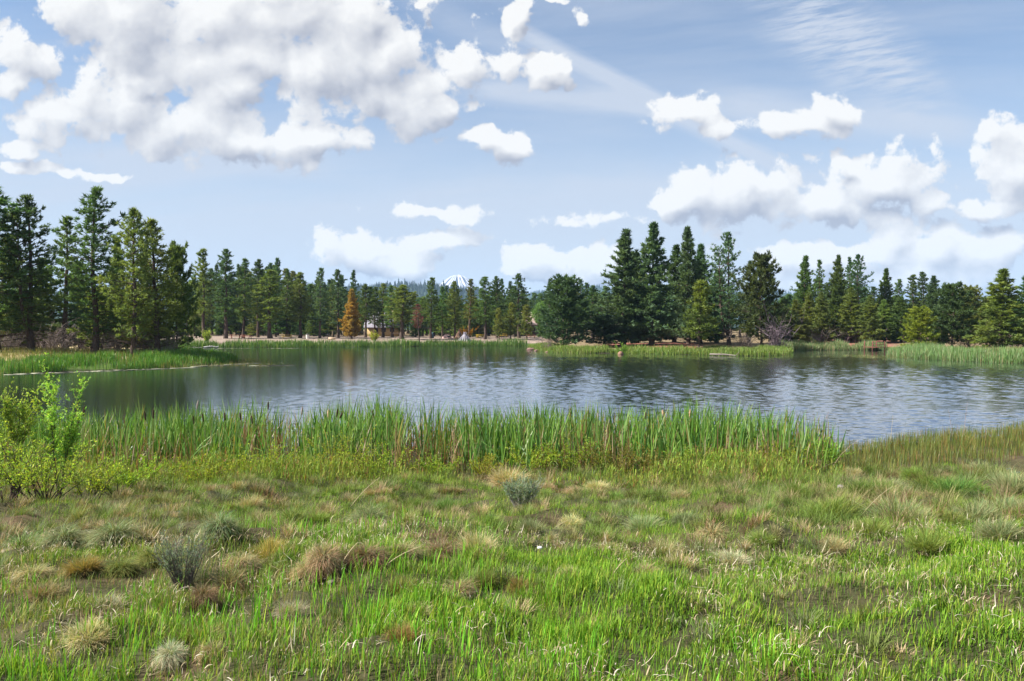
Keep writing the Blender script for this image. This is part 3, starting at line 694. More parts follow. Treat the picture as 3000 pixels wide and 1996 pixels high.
for a in [('bushy0', 2693, 96, 908, 84, (.20, .24, .03), 'small bright yellow-green pine beside the right cattails'),
          ('bushy1', 2790, 98, 842, 120, G_DARK, 'dark bushy pine left of the double-trunked spit pine'),
          ('bushy0', 2838, 104, 850, 90, G_OLIVE, 'olive pine half hidden right of the dark bushy spit pine'),
          ('full2', 2930, 92, 792, 150, G_LIGHT, 'broad light pine with two trunks on the right spit'),
          ('full1', 3010, 96, 806, 120, G_DARK, 'dark pine cut off by the right edge of the view'),
          ('bushy1', 2890, 112, 880, 90, G_OLIVE, 'small pine behind the broad light spit pine')]:
    tree(a[0], a[1], a[2], a[3], a[4], a[5], label=a[6], group='pines on the right spit')
BK3 = 'dark pine in the shade behind the tall pines of the point'
for px in np.arange(1665, 2310, 23):
    tree('forest%d' % rr.randrange(5), px + rr.uniform(-9, 9), rr.uniform(150, 185), rr.uniform(835, 890), rr.uniform(44, 64), rr.choice([G_DARK, G_MID, G_BLUE]), label=BK3, group='back row pines behind the point')
BK2 = 'dark pine in the deep rows behind the right inlet and spit'
for px in list(np.arange(2300, 3060, 19)):
    tree('forest%d' % rr.randrange(5), px + rr.uniform(-9, 9), rr.uniform(160, 190), np.interp(px, [2310, 2450, 2600, 2800, 3040], [840, 800, 850, 880, 860]) + rr.uniform(-5, 45), rr.uniform(44, 70), rr.choice([G_DARK, G_MID]), label=BK2, group='back row pines on the right')
for i, (px, Y) in enumerate([(2395, 126), (2480, 128), (2540, 128), (2830, 99), (2960, 96)]):
    tree('brush%d' % (i % 2), px, Y, 962 if i < 3 else 985, 90, name='dry_thicket', cat='bush', group='dry thickets on the right',
         label=['dark twiggy thicket at the left of the right inlet', 'dark thicket under the middle inlet pines', 'dark thicket left of the dock', 'grey thicket between the spit pines', 'grey thicket right of the double-trunked pine'][i])

# ------------------------------------------------------------------ reeds and grass along the shores
def scatter_shore(r, n, path, back, front=0.2):
    """points along a shoreline path reaching 'back' metres inland"""
    p = np.array(path); seg = np.linalg.norm(np.diff(p, axis=0), axis=1); cs = np.concatenate([[0], np.cumsum(seg)])
    s = r.random(n) * cs[-1]; i = np.clip(np.searchsorted(cs, s) - 1, 0, len(seg) - 1); t = (s - cs[i]) / seg[i]
    q = p[i] * (1 - t)[:, None] + p[i + 1] * t[:, None]; d = (p[i + 1] - p[i]) / seg[i][:, None]
    nrm = np.stack([-d[:, 1], d[:, 0]], 1)
    # inland side is the one that is farther from the lake
    test = lake_sd(q[:, 0] + nrm[:, 0] * .3, q[:, 1] + nrm[:, 1] * .3); nrm *= np.sign(test)[:, None]
    o = -front + (back + front) * r.random(n) ** 1.2
    q = q + nrm * o[:, None] + r.normal(0, .15, (n, 2))
    z = np.maximum(terrain(q[:, 0], q[:, 1]), -.25)
    return np.column_stack([q, z]), o
def pick(r, n, cols, wts):
    w = np.array(wts, float); i = r.choice(len(cols), n, p=w / w.sum()); c = np.array(cols)[i]
    return c * (.75 + .5 * r.random((n, 1)))
def shore_reeds(name, seed, n, path, back, h, w, cols, wts, label, front=.2, drop=None):
    r = rng_(seed); b, o = scatter_shore(r, n, path, back, front)
    keep = lake_sd(b[:, 0], b[:, 1]) > -front - .3
    if drop is not None: keep &= drop(b, r)
    b = b[keep]; n = len(b); cl = vnoise(b[:, 0], b[:, 1], .5, 3)
    hh = h * (.45 + .7 * r.random(n)) * (.45 + 1.1 * cl); c = pick(r, n, cols, wts) * (.75 + .5 * cl)[:, None]
    V, T, C = ribbons(b, hh, w * (.7 + .6 * r.random(n)), r.random(n) * 6.28, r.normal(0, .12, n), r.normal(.1, .35, n), 3, c, c * 1.1)
    return tag(link(name, mesh(name, V, T, M_REED, C)), label, 'reeds', kind='stuff')
SH = [shore(*p) for p in _far]
RG = [(.06, .17, .025), (.10, .22, .03), (.045, .12, .02), (.20, .20, .06)]
shore_reeds('peninsula_reeds', 401, 26000, SH[0:9], 5.0, .72, .03, RG, [4, 3, 3, .9], 'bright green reeds along the left peninsula', .2, lambda b, r: r.random(len(b)) < sm(.30, .52, vnoise(b[:, 0], b[:, 1], .45, 3)) + .15)
shore_reeds('peninsula_grass', 402, 16000, [(-60, 66), (-33, 66), (-22, 73.5)], 16, .45, .03, [(.19, .18, .06), (.10, .15, .035), (.24, .20, .09)], [3, 3, 1.4], 'dry tan grass under the peninsula pines', 6)
shore_reeds('far_reeds', 403, 15000, SH[9:18], 3.2, .95, .06, [(.05, .11, .025), (.09, .16, .03), (.16, .22, .04), (.13, .16, .07)], [4, 3, 1, 1], 'green reed belt along the sandy far shore', .5)
shore_reeds('point_grass', 404, 20000, SH[18:29], 3.2, .6, .05, [(.14, .23, .04), (.08, .16, .03), (.19, .25, .06), (.24, .22, .10)], [3, 3, 2, 1], 'bright grass fringing the wooded point', .2)
shore_reeds('point_turf', 407, 12000, [SH[22], SH[24], SH[27]], 9, .3, .05, [(.13, .19, .04), (.22, .2, .09), (.08, .13, .03)], [3, 2, 2], 'short grass on the wooded point', -2, lambda b, r: (((b[:, 0] / b[:, 1] * F + 1500) > 2060) | ((b[:, 0] / b[:, 1] * F + 1500) < 1790) | (r.random(len(b)) < .12)))
shore_reeds('inlet_reeds', 405, 9000, SH[29:33], 3.5, 1.0, .05, [(.16, .22, .10), (.11, .18, .06), (.26, .22, .13)], [3, 3, 2], 'pale cattails along the right inlet', .5)
shore_reeds('spit_reeds', 406, 20000, SH[33:39] + [(55, 68)], 5.0, .95, .035, [(.14, .24, .09), (.09, .19, .05), (.20, .26, .13), (.28, .23, .12)], [4, 4, 2, 1], 'pale green cattails on the right spit', .5)
shore_reeds('spit_grass', 408, 12000, [(34, 90), (50, 80), (62, 74)], 12, .35, .04, [(.2, .2, .08), (.11, .16, .04), (.3, .24, .13)], [3, 3, 1], 'meadow grass under the spit pines', 5)
# floating scum lines near the peninsula
r = rng_(410); A = Acc()
for (x0, y0), (x1, y1), n_ in [(shore(560, 1076), shore(760, 1064), 60), (shore(760, 1072), shore(850, 1070), 30), (shore(20, 1098), shore(560, 1078), 70), (shore(520, 1021), shore(880, 1021), 50)]:
    for q in range(n_):
        t = r.random(); x = x0 + (x1 - x0) * t + r.normal(0, .12); y = y0 + (y1 - y0) * t + r.normal(0, .16); a = np.linspace(0, 6.283, 7)[:-1]; s_ = .1 + .35 * r.random() ** 2
        V = np.stack([x + np.cos(a) * s_ * (.7 + .6 * r.random(6)) * 1.8, y + np.sin(a) * s_ * (.7 + .6 * r.random(6)), np.full(6, .006)], 1)
        V = np.concatenate([V, V + [0, 0, .008]]); T = [(6, 7, 8), (6, 8, 9), (6, 9, 10), (6, 10, 11)] + [t_ for k in range(6) for t_ in ((k, (k + 1) % 6, 6 + (k + 1) % 6), (k, 6 + (k + 1) % 6, 6 + k))]
        A.add(V, T, np.array((.30, .30, .22)) * (.7 + .6 * r.random()))
tag(link('floating_scum', A.mesh('floating_scum', M_TWIG)), 'pale floating plant scum in thin lines on the water', 'scum', kind='stuff')

# ------------------------------------------------------------------ near bank: cattails
def near_pts(r, n, y0, y1, marg=3.0):
    """random ground points in the wedge in front of the camera, with room to spare at both sides"""
    y = np.sqrt(y0 ** 2 + (y1 ** 2 - y0 ** 2) * r.random(n)); x = (r.random(n) * 2 - 1) * (y * .66 + marg)
    return x, y
def pxof(x, y): return x / y * F + 1500
r = rng_(500)
n = 15500
x = PX(r.random(n) * 2750 - 260, 18.5); y = 15.9 + 5.6 * r.random(n)
x = x * (y / 18.5) ** .5
q = pxof(x, y); cl = vnoise(x, y, .55, 3); cl2 = vnoise(x + 9, y * .5, 1.6, 2)
keep = (q < 2462 - (y - 16) * 2) & (r.random(n) < (sm(.3, .56, cl) * .72 + .08) * np.interp(q, [2150, 2460], [1, .4])) & ~((np.abs(q - 1203) < 26) & (r.random(n) < .85)) & ((q > 560) | (r.random(n) < .7)) & ((y > 16.8) | (r.random(n) < .5))
x, y, q, cl, cl2 = x[keep], y[keep], q[keep], cl[keep], cl2[keep]; n = len(x)
z = np.maximum(terrain(x, y), -.15)
hh = (.64 + .62 * r.random(n) ** 1.1) * (.58 + .60 * cl + .34 * cl2) * np.interp(q, [0, 250, 600, 900, 2000, 2250, 2460], [.8, .88, .95, 1.05, 1.0, .92, .72])
c = pick(r, n, [(.085, .175, .028), (.130, .225, .038), (.050, .12, .026), (.18, .245, .09), (.24, .19, .06)], [5, 4, 4, 2.4, .35])
V, T, C = ribbons(np.column_stack([x, y, z]), hh, .019 + .014 * r.random(n), r.normal(0, .7, n) + (r.random(n) < .4) * 3.14, np.abs(r.normal(.02, .11, n)), np.where(r.random(n) < .1, 1.2 + 1.6 * r.random(n), r.normal(.14, .24, n)), 5, c * .9, c * 1.15, np.array([.75, 1, 1, .85, .55]), face=r.normal(1.4, .9, n))
A = Acc(); A.V.append(V); A.T.append(T); A.C.append(C); A.n = len(V)
n = 7500                                                       # last year's tan and red-brown leaves, broken and low
x = PX(r.random(n) * 2600 - 100, 18); y = 15.8 + 4.5 * r.random(n); q = pxof(x, y); cl = vnoise(x + 3, y, .8, 3)
keep = (q < 2440) & (r.random(n) < sm(.36, .6, cl) * np.interp(q, [2150, 2350], [1, .35])); x, y = x[keep], y[keep]; n = len(x)
z = np.maximum(terrain(x, y), -.1); c = pick(r, n, [(.24, .16, .09), (.15, .075, .045), (.30, .22, .16), (.19, .13, .05)], [3, 3, 2, 2])
V, T, C = ribbons(np.column_stack([x, y, z]), (.3 + .9 * r.random(n) ** 1.4), .012 + .012 * r.random(n), r.random(n) * 6.28, np.abs(r.normal(.1, .2, n)), r.normal(.2, .7, n), 4, c, c)
A.V.append(V); A.T.append(T + A.n); A.C.append(C)
tag(link('cattail_bed', A.mesh('cattail_bed', M_REED)), 'dense green cattail leaves standing along the near waterline', 'cattails', kind='stuff')
# brown seed heads stand out one by one
M_HEAD = simple_mat('cattail_head', (1, 1, 1), .95, .1, 60, .35, .4, objcol=True)
CH = [(785, 1180, 18.5, .03, 0), (245, 1195, 15.5, .1, 0), (228, 1222, 15.5, 0, 0), (422, 1208, 15.8, -.1, 0), (448, 1204, 15.8, .03, 0), (592, 1215, 17, -.12, 0), (657, 1212, 17.5, -.04, 0), (702, 1212, 18, -.1, 0), (579, 1180, 16.5, .16, 2), (736, 1222, 17.5, -.1, 0),
      (885, 1198, 17.5, .14, 2), (962, 1203, 17.5, .05, 1), (988, 1202, 17.6, .12, 0), (1004, 1208, 17.8, .5, 0), (1090, 1207, 18, -.25, 0), (1367, 1214, 18.2, .08, 0), (1541, 1207, 18.4, 0, 0), (1672, 1200, 18.5, 0, 0), (1725, 1205, 18.3, .02, 0), (1752, 1215, 18.2, -.05, 2), (1893, 1210, 18.4, .1, 0), (1942, 1205, 18.5, -.2, 1), (2023, 1203, 18.5, .05, 1), (565, 1222, 17, -.05, 0)]
hp = np.array([(.0, 0, 0)])
def head_mesh(seed, fluffy):
    r = rng_(seed); L = .16; u = np.linspace(0, 1, 9); rad_ = np.array([.004, .009, .011, .0115, .0115, .0115, .011, .009, .004]) * (1.35 if fluffy else 1) * (1 + .1 * r.normal(0, 1, 9))
    return Acc_mesh('seed_head', tube(np.stack([0 * u, 0 * u, u * L], 1), rad_, 9), M_HEAD, True)
def Acc_mesh(name, vt, mat, smooth=False):
    A = Acc(); A.add(*vt); return A.mesh(name, mat, smooth)
HEADS = [head_mesh(1, 0), head_mesh(2, 1)]
CL = ['short dark', 'slim dark', 'leaning dark', 'upright brown']
PLACE = [', highest one over the water', ' rising beside the tall willow sapling', ' low in the willow twigs', ', first of two right of the sparse left reeds', ', second of two right of the sparse left reeds', ' beside the tall ragged one at left', ' above the left shrubs', ', first left of the highest one', ', tall one over the sparse left reeds', ' just below and left of the highest one',
         ' left of the fluffy one', ' above the large shrub', ' next to the fluffy one', ' right beside the fluffy one', ' between the fluffy one and the open gap', ' right of the open gap', ' above the grey sagebrush', ' in the middle of the right half of the bed', ', first of two close together right of the middle', ', second of two close together right of the middle', ' above the rusty olive shrub', ' in the right third of the bed', ', last one towards the right end', ' below and left of the tall ragged one']
for i, (px, py, Y, ln, st) in enumerate(CH):
    x = PX(px, Y); zb = max(tz(x, Y), 0); top = ZY(py, Y); L = .16 if st != 2 else .14
    zone = 'left willow' if px < 350 else None
    lab = ('%s cattail head %s' % (['dark brown', 'fluffy tan', 'ragged grey'][st], ['leaning right', 'upright', 'leaning left'][0 if ln > .08 else 2 if ln < -.08 else 1])) + PLACE[i]
    o = thing('cattail_stalk', lab, 'cattail', (x - math.tan(ln) * (top - zb), Y, zb), 0, (1, 1, 1), 'cattail seed heads above the bed'); o.rotation_euler = (0, ln, 0); o['px'] = px
    hs = (top - zb) / math.cos(ln) - L
    link('stem', Acc_mesh('stem', tube([(0, 0, 0), (.006, 0, hs * .5), (0, 0, hs + .01)], [.006, .005, .004], 5), M_TWIG), o, color=(.22, .2, .09))
    hd = link('seed_head', HEADS[st == 1], o, (0, 0, hs), (.055, .035, .022) if st == 0 else (.42, .27, .17) if st == 1 else (.25, .21, .18)); hd.scale = (1.6, 1.6, 1.15)
    link('spike', Acc_mesh('spike', tube([(0, 0, hs + L - .01), (.003, 0, hs + L + .08)], [.004, .001], 4), M_TWIG), o, color=(.2, .15, .1))

r = rng_(512); n = 34000; x = PX(r.random(n) * 2500 - 20, 15.6); y = 13.7 + 3.3 * r.random(n); q = pxof(x, y); cl = vnoise(x + 15, y, .9, 3); k = (r.random(n) < sm(.3, .55, cl)) & (q < 2480); x, y, cl = x[k], y[k], cl[k]; n = len(x)
top_ = (.12 + .5 * cl) * sm(13.4, 15.2, y); z = np.maximum(terrain(x, y), -.05) + top_ * r.random(n) ** .8
c = pick(r, n, [(.20, .29, .04), (.13, .21, .035), (.26, .27, .05), (.24, .13, .05), (.09, .15, .03)], [4, 4, 2, 1.2, 2])
V, T, C = ribbons(np.column_stack([x, y, z]), .04 + .12 * r.random(n), .008 + .012 * r.random(n), r.random(n) * 6.28, r.normal(.3, .5, n), r.normal(.3, .8, n), 2, c, c * 1.1)
V2, T2, C2 = ribbons(np.column_stack([x, y, np.maximum(terrain(x, y), -.05)])[::3], (.2 + .5 * cl[::3]) * (.5 + .6 * r.random(len(x[::3]))), .004 + .004 * r.random(len(x[::3])), r.random(len(x[::3])) * 6.28, r.normal(.1, .2, len(x[::3])), r.normal(.2, .4, len(x[::3])), 3, c[::3] * .8, c[::3])
tag(link('leafy_undergrowth', mesh('leafy_undergrowth', np.concatenate([V, V2]), np.concatenate([T, T2 + len(V)]), M_GRASS, np.concatenate([C, C2]))), 'tangled yellow-green undergrowth along the foot of the cattails', 'undergrowth', kind='stuff')
# sedge on the right of the bed
r = rng_(520); n = 15000
x = 6.6 + 14.4 * r.random(n); sh_ = np.interp(x, [8.2, 9.6, 12, 15.2, 24], [19.6, 20.6, 21.8, 23.8, 25]); y = sh_ + .5 - 4.2 * r.random(n) ** 1.1
q = pxof(x, y); keep = (q > 2452 - 150 * r.random(n)); x, y = x[keep], y[keep]; n = len(x); z = np.maximum(terrain(x, y), -.1); cl = vnoise(x, y, .8, 3)
c = pick(r, n, [(.13, .16, .035), (.10, .15, .03), (.20, .17, .045), (.19, .11, .04), (.06, .10, .025)], [4, 4, 2, 1.6, 2])
V, T, C = ribbons(np.column_stack([x, y, z]), (.15 + .32 * r.random(n)) * (.45 + .95 * cl), .006 + .005 * r.random(n), r.random(n) * 6.28, np.abs(r.normal(.05, .1, n)), r.normal(.15, .3, n), 3, c, c * 1.1)
tag(link('sedge_fringe', mesh('sedge_fringe', V, T, M_REED, C)), 'olive brown sedge fringing the water right of the cattails', 'sedge', kind='stuff')

# ------------------------------------------------------------------ near bank: turf
r = rng_(530)
def turf(n, y0, y1, hmin, hmax, wmin, wmax, segs, seed, straight=.2):
    r = rng_(seed); x, y = near_pts(r, n, y0, y1)
    keep = lake_sd(x, y) > .6; x, y = x[keep], y[keep]; n = len(x); z = terrain(x, y) - .01; q = pxof(x, y)
    a = vnoise(x, y, .55, 4); b = vnoise(x + 40, y + 11, 1.5, 3); cdry = vnoise(x + 77, y + 5, .9, 3)
    right = sm(-1.5, 2, x); low = sm(8.0, 5.5, y)
    green = np.clip(.1 + sm(.42, .6, a) * .6 + .28 * right + .22 * low - .45 * sm(.46, .62, cdry), .05, 1); tf = vnoise(x + 13, y + 31, 3.6, 2)
    gsel = r.random(n) < green
    cg = pick(r, n, [(.105, .225, .018), (.15, .275, .022), (.06, .14, .016), (.25, .31, .04)], [4, 3.4, 2.8, 1.8])
    cd = pick(r, n, [(.130, .175, .045), (.21, .21, .08), (.33, .27, .15), (.09, .15, .045), (.24, .16, .09)], [4, 3.2, 2.2, 2.4, .9])
    c = np.where(gsel[:, None], cg, cd) * (.8 + .4 * b)[:, None]
    keep = r.random(n) < np.where(gsel, .95, .9) * (.42 + .58 * sm(.40, .54, .5 * b + .5 * tf))
    hh = (hmin + (hmax - hmin) * r.random(n) ** 1.3) * (.35 + .6 * a + .7 * tf) * np.where(gsel, 1, .85)
    wd = (wmin + (wmax - wmin) * r.random(n)) * np.where(gsel, 1.0, .65)
    B = np.column_stack([x, y, z])[keep]; m_ = keep.sum()
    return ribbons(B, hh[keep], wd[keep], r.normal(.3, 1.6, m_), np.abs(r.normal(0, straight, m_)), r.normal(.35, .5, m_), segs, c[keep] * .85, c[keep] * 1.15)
A = Acc()
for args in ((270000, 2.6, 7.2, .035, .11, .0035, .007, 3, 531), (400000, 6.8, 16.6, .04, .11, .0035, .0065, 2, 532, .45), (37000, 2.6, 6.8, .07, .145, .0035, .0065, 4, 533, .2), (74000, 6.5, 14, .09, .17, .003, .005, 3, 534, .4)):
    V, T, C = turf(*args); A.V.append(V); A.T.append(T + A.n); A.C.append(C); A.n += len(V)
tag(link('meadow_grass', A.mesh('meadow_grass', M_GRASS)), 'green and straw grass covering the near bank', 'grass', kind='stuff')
# hair-fine bunches between the tussocks
r = rng_(536); n = 2600; x, y = near_pts(r, n, 4.2, 16.2); k = (vnoise(x + 21, y + 3, .7, 3) + .25 * sm(6, 9, y) - .12 * sm(0, 4, x) * sm(8, 6, y) > .5) & (lake_sd(x, y) > 1.2); x, y = x[k], y[k]; n = len(x); nb = 105
cc = np.repeat(pick(r, n, [(.115, .165, .042), (.21, .21, .085), (.32, .26, .145), (.10, .18, .036), (.145, .185, .085), (.21, .14, .075)], [4, 3, 3, 3, 3, 1])[:, None], nb, 1).reshape(-1, 3)
sz = np.repeat((.45 + .9 * r.random(n) ** 1.4)[:, None], nb, 1).ravel() * np.interp(np.repeat(y[:, None], nb, 1).ravel(), [4, 8, 16], [.7, .95, 1.15]) * (1 + .45 * sm(1.5, 4, np.repeat(x[:, None], nb, 1).ravel()) * sm(7.5, 9, np.repeat(y[:, None], nb, 1).ravel())); N_ = n * nb
ra = np.sqrt(r.random(N_)) * .085 * sz; aa = r.random(N_) * 6.283; bx = np.repeat(x[:, None], nb, 1).ravel() + np.cos(aa) * ra; by = np.repeat(y[:, None], nb, 1).ravel() + np.sin(aa) * ra
cc = cc * (.6 + .8 * r.random((N_, 1)))
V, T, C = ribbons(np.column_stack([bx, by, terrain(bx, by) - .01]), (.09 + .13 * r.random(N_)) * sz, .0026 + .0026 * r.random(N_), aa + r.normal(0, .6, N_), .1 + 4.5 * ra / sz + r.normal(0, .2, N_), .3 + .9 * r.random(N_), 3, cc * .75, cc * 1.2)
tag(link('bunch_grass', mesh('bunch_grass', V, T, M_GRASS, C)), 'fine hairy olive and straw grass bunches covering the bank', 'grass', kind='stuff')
# coarse bright iris-like blades, lower left, and pale curled straw
r = rng_(540); n = 3000; x, y = near_pts(r, n, 3.2, 8.2); k = (vnoise(x + 5, y, .9, 3) > .55) & (x < 1.5); x, y = x[k], y[k]; n = len(x)
cx = np.repeat(x[:, None], 4, 1).ravel() + r.normal(0, .035, n * 4); cy = np.repeat(y[:, None], 4, 1).ravel() + r.normal(0, .035, n * 4); n *= 4
c = pick(r, n, [(.13, .30, .02), (.20, .36, .03), (.28, .34, .04)], [4, 3, 1])
V, T, C = ribbons(np.column_stack([cx, cy, terrain(cx, cy)]), .08 + .13 * r.random(n), .0045 + .0045 * r.random(n), r.random(n) * 6.28, np.abs(r.normal(.08, .13, n)), r.normal(.2, .35, n), 4, c * .8, c * 1.15)
tag(link('broad_grass', mesh('broad_grass', V, T, M_GRASS, C)), 'coarse bright green blades in loose tufts at lower left', 'grass', kind='stuff')
n = 22000; x, y = near_pts(r, n, 2.8, 8.0); k = vnoise(x + 61, y, 1.3, 3) > .47; x, y = x[k], y[k]; n = len(x)
c = pick(r, n, [(.45, .38, .28), (.34, .26, .17), (.52, .46, .38), (.26, .18, .12)], [4, 3, 2, 1.5])
V, T, C = ribbons(np.column_stack([x, y, terrain(x, y) + .02 + .09 * r.random(n)]), (.025 + .10 * r.random(n) ** 2), .003 + .004 * r.random(n), r.random(n) * 6.28, r.normal(1.0, .6, n), r.normal(1.4, 1.6, n), 5, c, c)
tag(link('straw_litter', mesh('straw_litter', V, T, M_GRASS, C)), 'pale curled dead grass lying among the green blades', 'straw', kind='stuff')

# ------------------------------------------------------------------ bunch grass tussocks
def tussock_mesh(seed, n, kind):
    """fine arching blades from one root; R about 1, scaled when placed"""
    r = rng_(seed); a = r.random(n) * 6.283; rad = np.sqrt(r.random(n)) * (.42 if kind != 'tall' else .5)
    B = np.column_stack([np.cos(a) * rad, np.sin(a) * rad, .08 * (1 - rad)])
    if kind == 'mat': B[:, 2] = .42 - 1.5 * rad ** 2
    if kind == 'dome': ln, cu, h = .25 + rad * 1.4, .55 + .6 * r.random(n), .85
    elif kind == 'tall': ln, cu, h = .05 + rad * .9, .2 + .9 * r.random(n), 1.2
    else: ln, cu, h = .5 + rad * 1.6, 1.0 + .9 * r.random(n), .95
    hh = h * (.35 + .85 * r.random(n) ** .85); g = r.random((n, 1))
    a0 = r.random() * 6.28; hh = hh * (.45 + .9 * vnoise(np.cos(a) * 1.6 + seed, np.sin(a) * 1.6 + 8, 1, 2)); ln = ln + .28 * np.cos(a - a0)
    out = np.clip(rad / .42, 0, 1)[:, None] ** 1.5
    c0 = np.where(r.random((n, 1)) < .3 + .45 * out, np.array([[1.3, 1.12, .95]]), np.array([[.8, 1.0, .75]])) * (.7 + .6 * g)
    V, T, C = ribbons(B, hh, .010 + .012 * r.random(n), a + r.normal(0, 1.0, n), ln * (.5 + .8 * r.random(n)) + r.normal(0, .28, n), cu * (.6 + .9 * r.random(n)), 4, c0 * .75, c0 * 1.2, face=r.random(n) * 6.28)
    return mesh('tussock_blades', V, T, M_GRASS, C)
def mound_mesh(seed):
    r = rng_(seed); A = Acc(); th = np.linspace(0, 6.283, 15)[:-1]; V = []; 
    for k, (q, z) in enumerate([(.52, -.1), (.50, .06), (.40, .2), (.22, .29), (.02, .31)]):
        V.append(np.stack([np.cos(th) * q * (.85 + .3 * r.random(14)), np.sin(th) * q * (.85 + .3 * r.random(14)), z + .03 * r.normal(0, 1, 14)], 1))
    i = np.arange(4)[:, None] * 14; j = np.arange(14)[None]; k = (j + 1) % 14
    T = np.concatenate([np.stack([i + j, i + k, i + 14 + k], -1).reshape(-1, 3), np.stack([i + j, i + 14 + k, i + 14 + j], -1).reshape(-1, 3)])
    return mesh('root_mound', np.concatenate(V), T, M_TWIG, np.ones((70, 3)), True)
TUS = {'dome': [tussock_mesh(600 + k, 2000, 'dome') for k in range(3)], 'tall': [tussock_mesh(610 + k, 1900, 'tall') for k in range(3)], 'mat': [tussock_mesh(620 + k, 2000, 'mat') for k in range(3)]}
MOUND = [mound_mesh(630), mound_mesh(631)]
def on_ground(px, py):
    lo, hi = 2.5, 22.
    for _ in range(40):
        m_ = (lo + hi) / 2
        if ZY(py, m_) > tz(PX(px, m_), m_): lo = m_
        else: hi = m_
    return (lo + hi) / 2
TC = {'tan': (.34, .28, .19), 'straw': (.36, .33, .21), 'olive': (.16, .18, .06), 'green': (.12, .19, .05), 'grey': (.19, .22, .13), 'brown': (.22, .165, .11), 'rust': (.24, .19, .075), 'pale': (.33, .31, .26), 'lime': (.165, .23, .065)}
TW = {'tan': 'tan dry', 'straw': 'straw coloured', 'olive': 'olive', 'green': 'vivid green', 'grey': 'grey-green', 'brown': 'brown dead', 'rust': 'rusty olive', 'pale': 'pale grey', 'lime': 'light green'}
TK = {'dome': 'domed', 'tall': 'upright', 'mat': 'matted'}
TU = [(1273,1455,27,'dome','tan'),(1333,1447,24,'dome','brown'),(1490,1438,60,'dome','straw'),(1545,1508,30,'mat','tan'),(1087,1455,26,'dome','tan'),(1130,1450,22,'dome','tan'),(1604,1438,24,'dome','tan'),(1598,1458,22,'dome','green'),
 (1850,1420,24,'dome','olive'),(1108,1522,46,'tall','green'),(1205,1505,40,'tall','green'),(1303,1508,42,'tall','green'),(1082,1560,62,'mat','grey'),(947,1676,66,'mat','tan'),(1070,1662,62,'mat','brown'),(1290,1664,62,'mat','brown'),(1400,1645,78,'dome','straw'),
 (1782,1625,40,'dome','straw'),(1617,1600,32,'mat','tan'),(1676,1548,40,'dome','straw'),(1928,1413,26,'dome','tan'),(1984,1413,26,'dome','brown'),(2040,1408,26,'dome','rust'),(2133,1438,46,'tall','green'),(2257,1412,36,'tall','green'),(2301,1400,30,'dome','green'),
 (2395,1376,26,'dome','tan'),(2348,1416,30,'tall','olive'),(2245,1522,50,'dome','green'),(2339,1472,46,'tall','lime'),(2544,1472,58,'tall','green'),(2628,1452,46,'tall','grey'),(2740,1458,54,'tall','green'),(2800,1462,54,'tall','green'),(2975,1458,62,'tall','grey'),
 (2437,1532,66,'tall','lime'),(2647,1556,80,'tall','grey'),(2857,1552,64,'tall','grey'),(2787,1546,46,'tall','olive'),(1993,1466,34,'dome','tan'),(2227,1387,24,'dome','tan'),(2087,1600,54,'mat','tan'),(1956,1638,50,'dome','straw'),(2147,1664,54,'dome','pale'),(2353,1664,34,'mat','tan'),
 (255,1892,74,'dome','straw'),(314,1796,46,'dome','pale'),(853,1808,48,'dome','pale'),(496,1945,54,'mat','pale'),(785,1652,58,'tall','rust'),(806,1712,58,'mat','olive'),(662,1772,80,'mat','brown'),(590,1780,50,'mat','brown'),(946,1640,40,'mat','tan'),
 (25,1775,58,'dome','rust'),(89,1710,44,'mat','tan'),(127,1752,48,'dome','brown'),(238,1684,50,'dome','rust'),(348,1690,54,'mat','olive'),(564,1890,50,'tall','olive'),(615,1930,44,'mat','tan'),(212,1796,44,'tall','olive'),
 (1220,1806,48,'dome','straw'),(1340,1765,54,'mat','tan'),(1178,1750,44,'tall','olive'),(1178,1880,42,'tall','rust'),(1670,1706,46,'dome','straw'),(1416,1720,44,'tall','olive'),(1530,1740,46,'dome','rust'),(900,1700,48,'mat','tan'),(1180,1640,50,'mat','straw'),
 (640,1580,60,'mat','grey'),(470,1575,56,'dome','grey'),(330,1600,60,'mat','grey'),(180,1620,64,'mat','grey'),(60,1640,60,'mat','grey'),(560,1530,44,'dome','grey'),(730,1500,44,'dome','straw'),(850,1480,40,'dome','grey'),(700,1440,28,'dome','tan'),(640,1445,24,'dome','brown'),(850,1570,60,'mat','olive'),(920,1545,44,'tall','green'),(980,1590,44,'tall','green'),
 (1420,1560,46,'tall','lime'),(1560,1570,44,'dome','grey'),(1850,1500,40,'dome','grey'),(1890,1560,44,'tall','grey'),(2010,1540,44,'dome','grey'),(2560,1580,60,'tall','lime'),(2930,1590,58,'tall','grey'),(2460,1470,34,'dome','lime'),(2680,1410,40,'dome','lime'),(2870,1400,46,'dome','grey'),(2950,1520,60,'tall','grey'),(2720,1620,60,'tall','lime'),(2500,1400,30,'dome','straw'),(2180,1460,30,'dome','lime'),
 (1750,1440,30,'dome','straw'),(1810,1470,30,'dome','lime'),(1690,1455,26,'dome','tan'),(440,1660,54,'mat','olive'),(700,1680,50,'mat','tan'),(1900,1700,44,'mat','tan'),(2240,1600,46,'dome','lime'),(2450,1620,46,'dome','straw')]
LMARK = [('the grey sagebrush in mid bank', 1528, 1490), ('the dark sagebrush at lower left', 540, 1720), ('the left willow', 120, 1500), ('the right sedge', 2760, 1360), ('the white pebble', 1582, 1626), ('the bottom edge', 1500, 1990), ('the weathered plank', 2425, 1407), ('the small dark stone', 970, 1728)]
SEEN = {}
def uniq(lab):
    SEEN[lab] = SEEN.get(lab, 0) + 1; return lab if SEEN[lab] == 1 else None
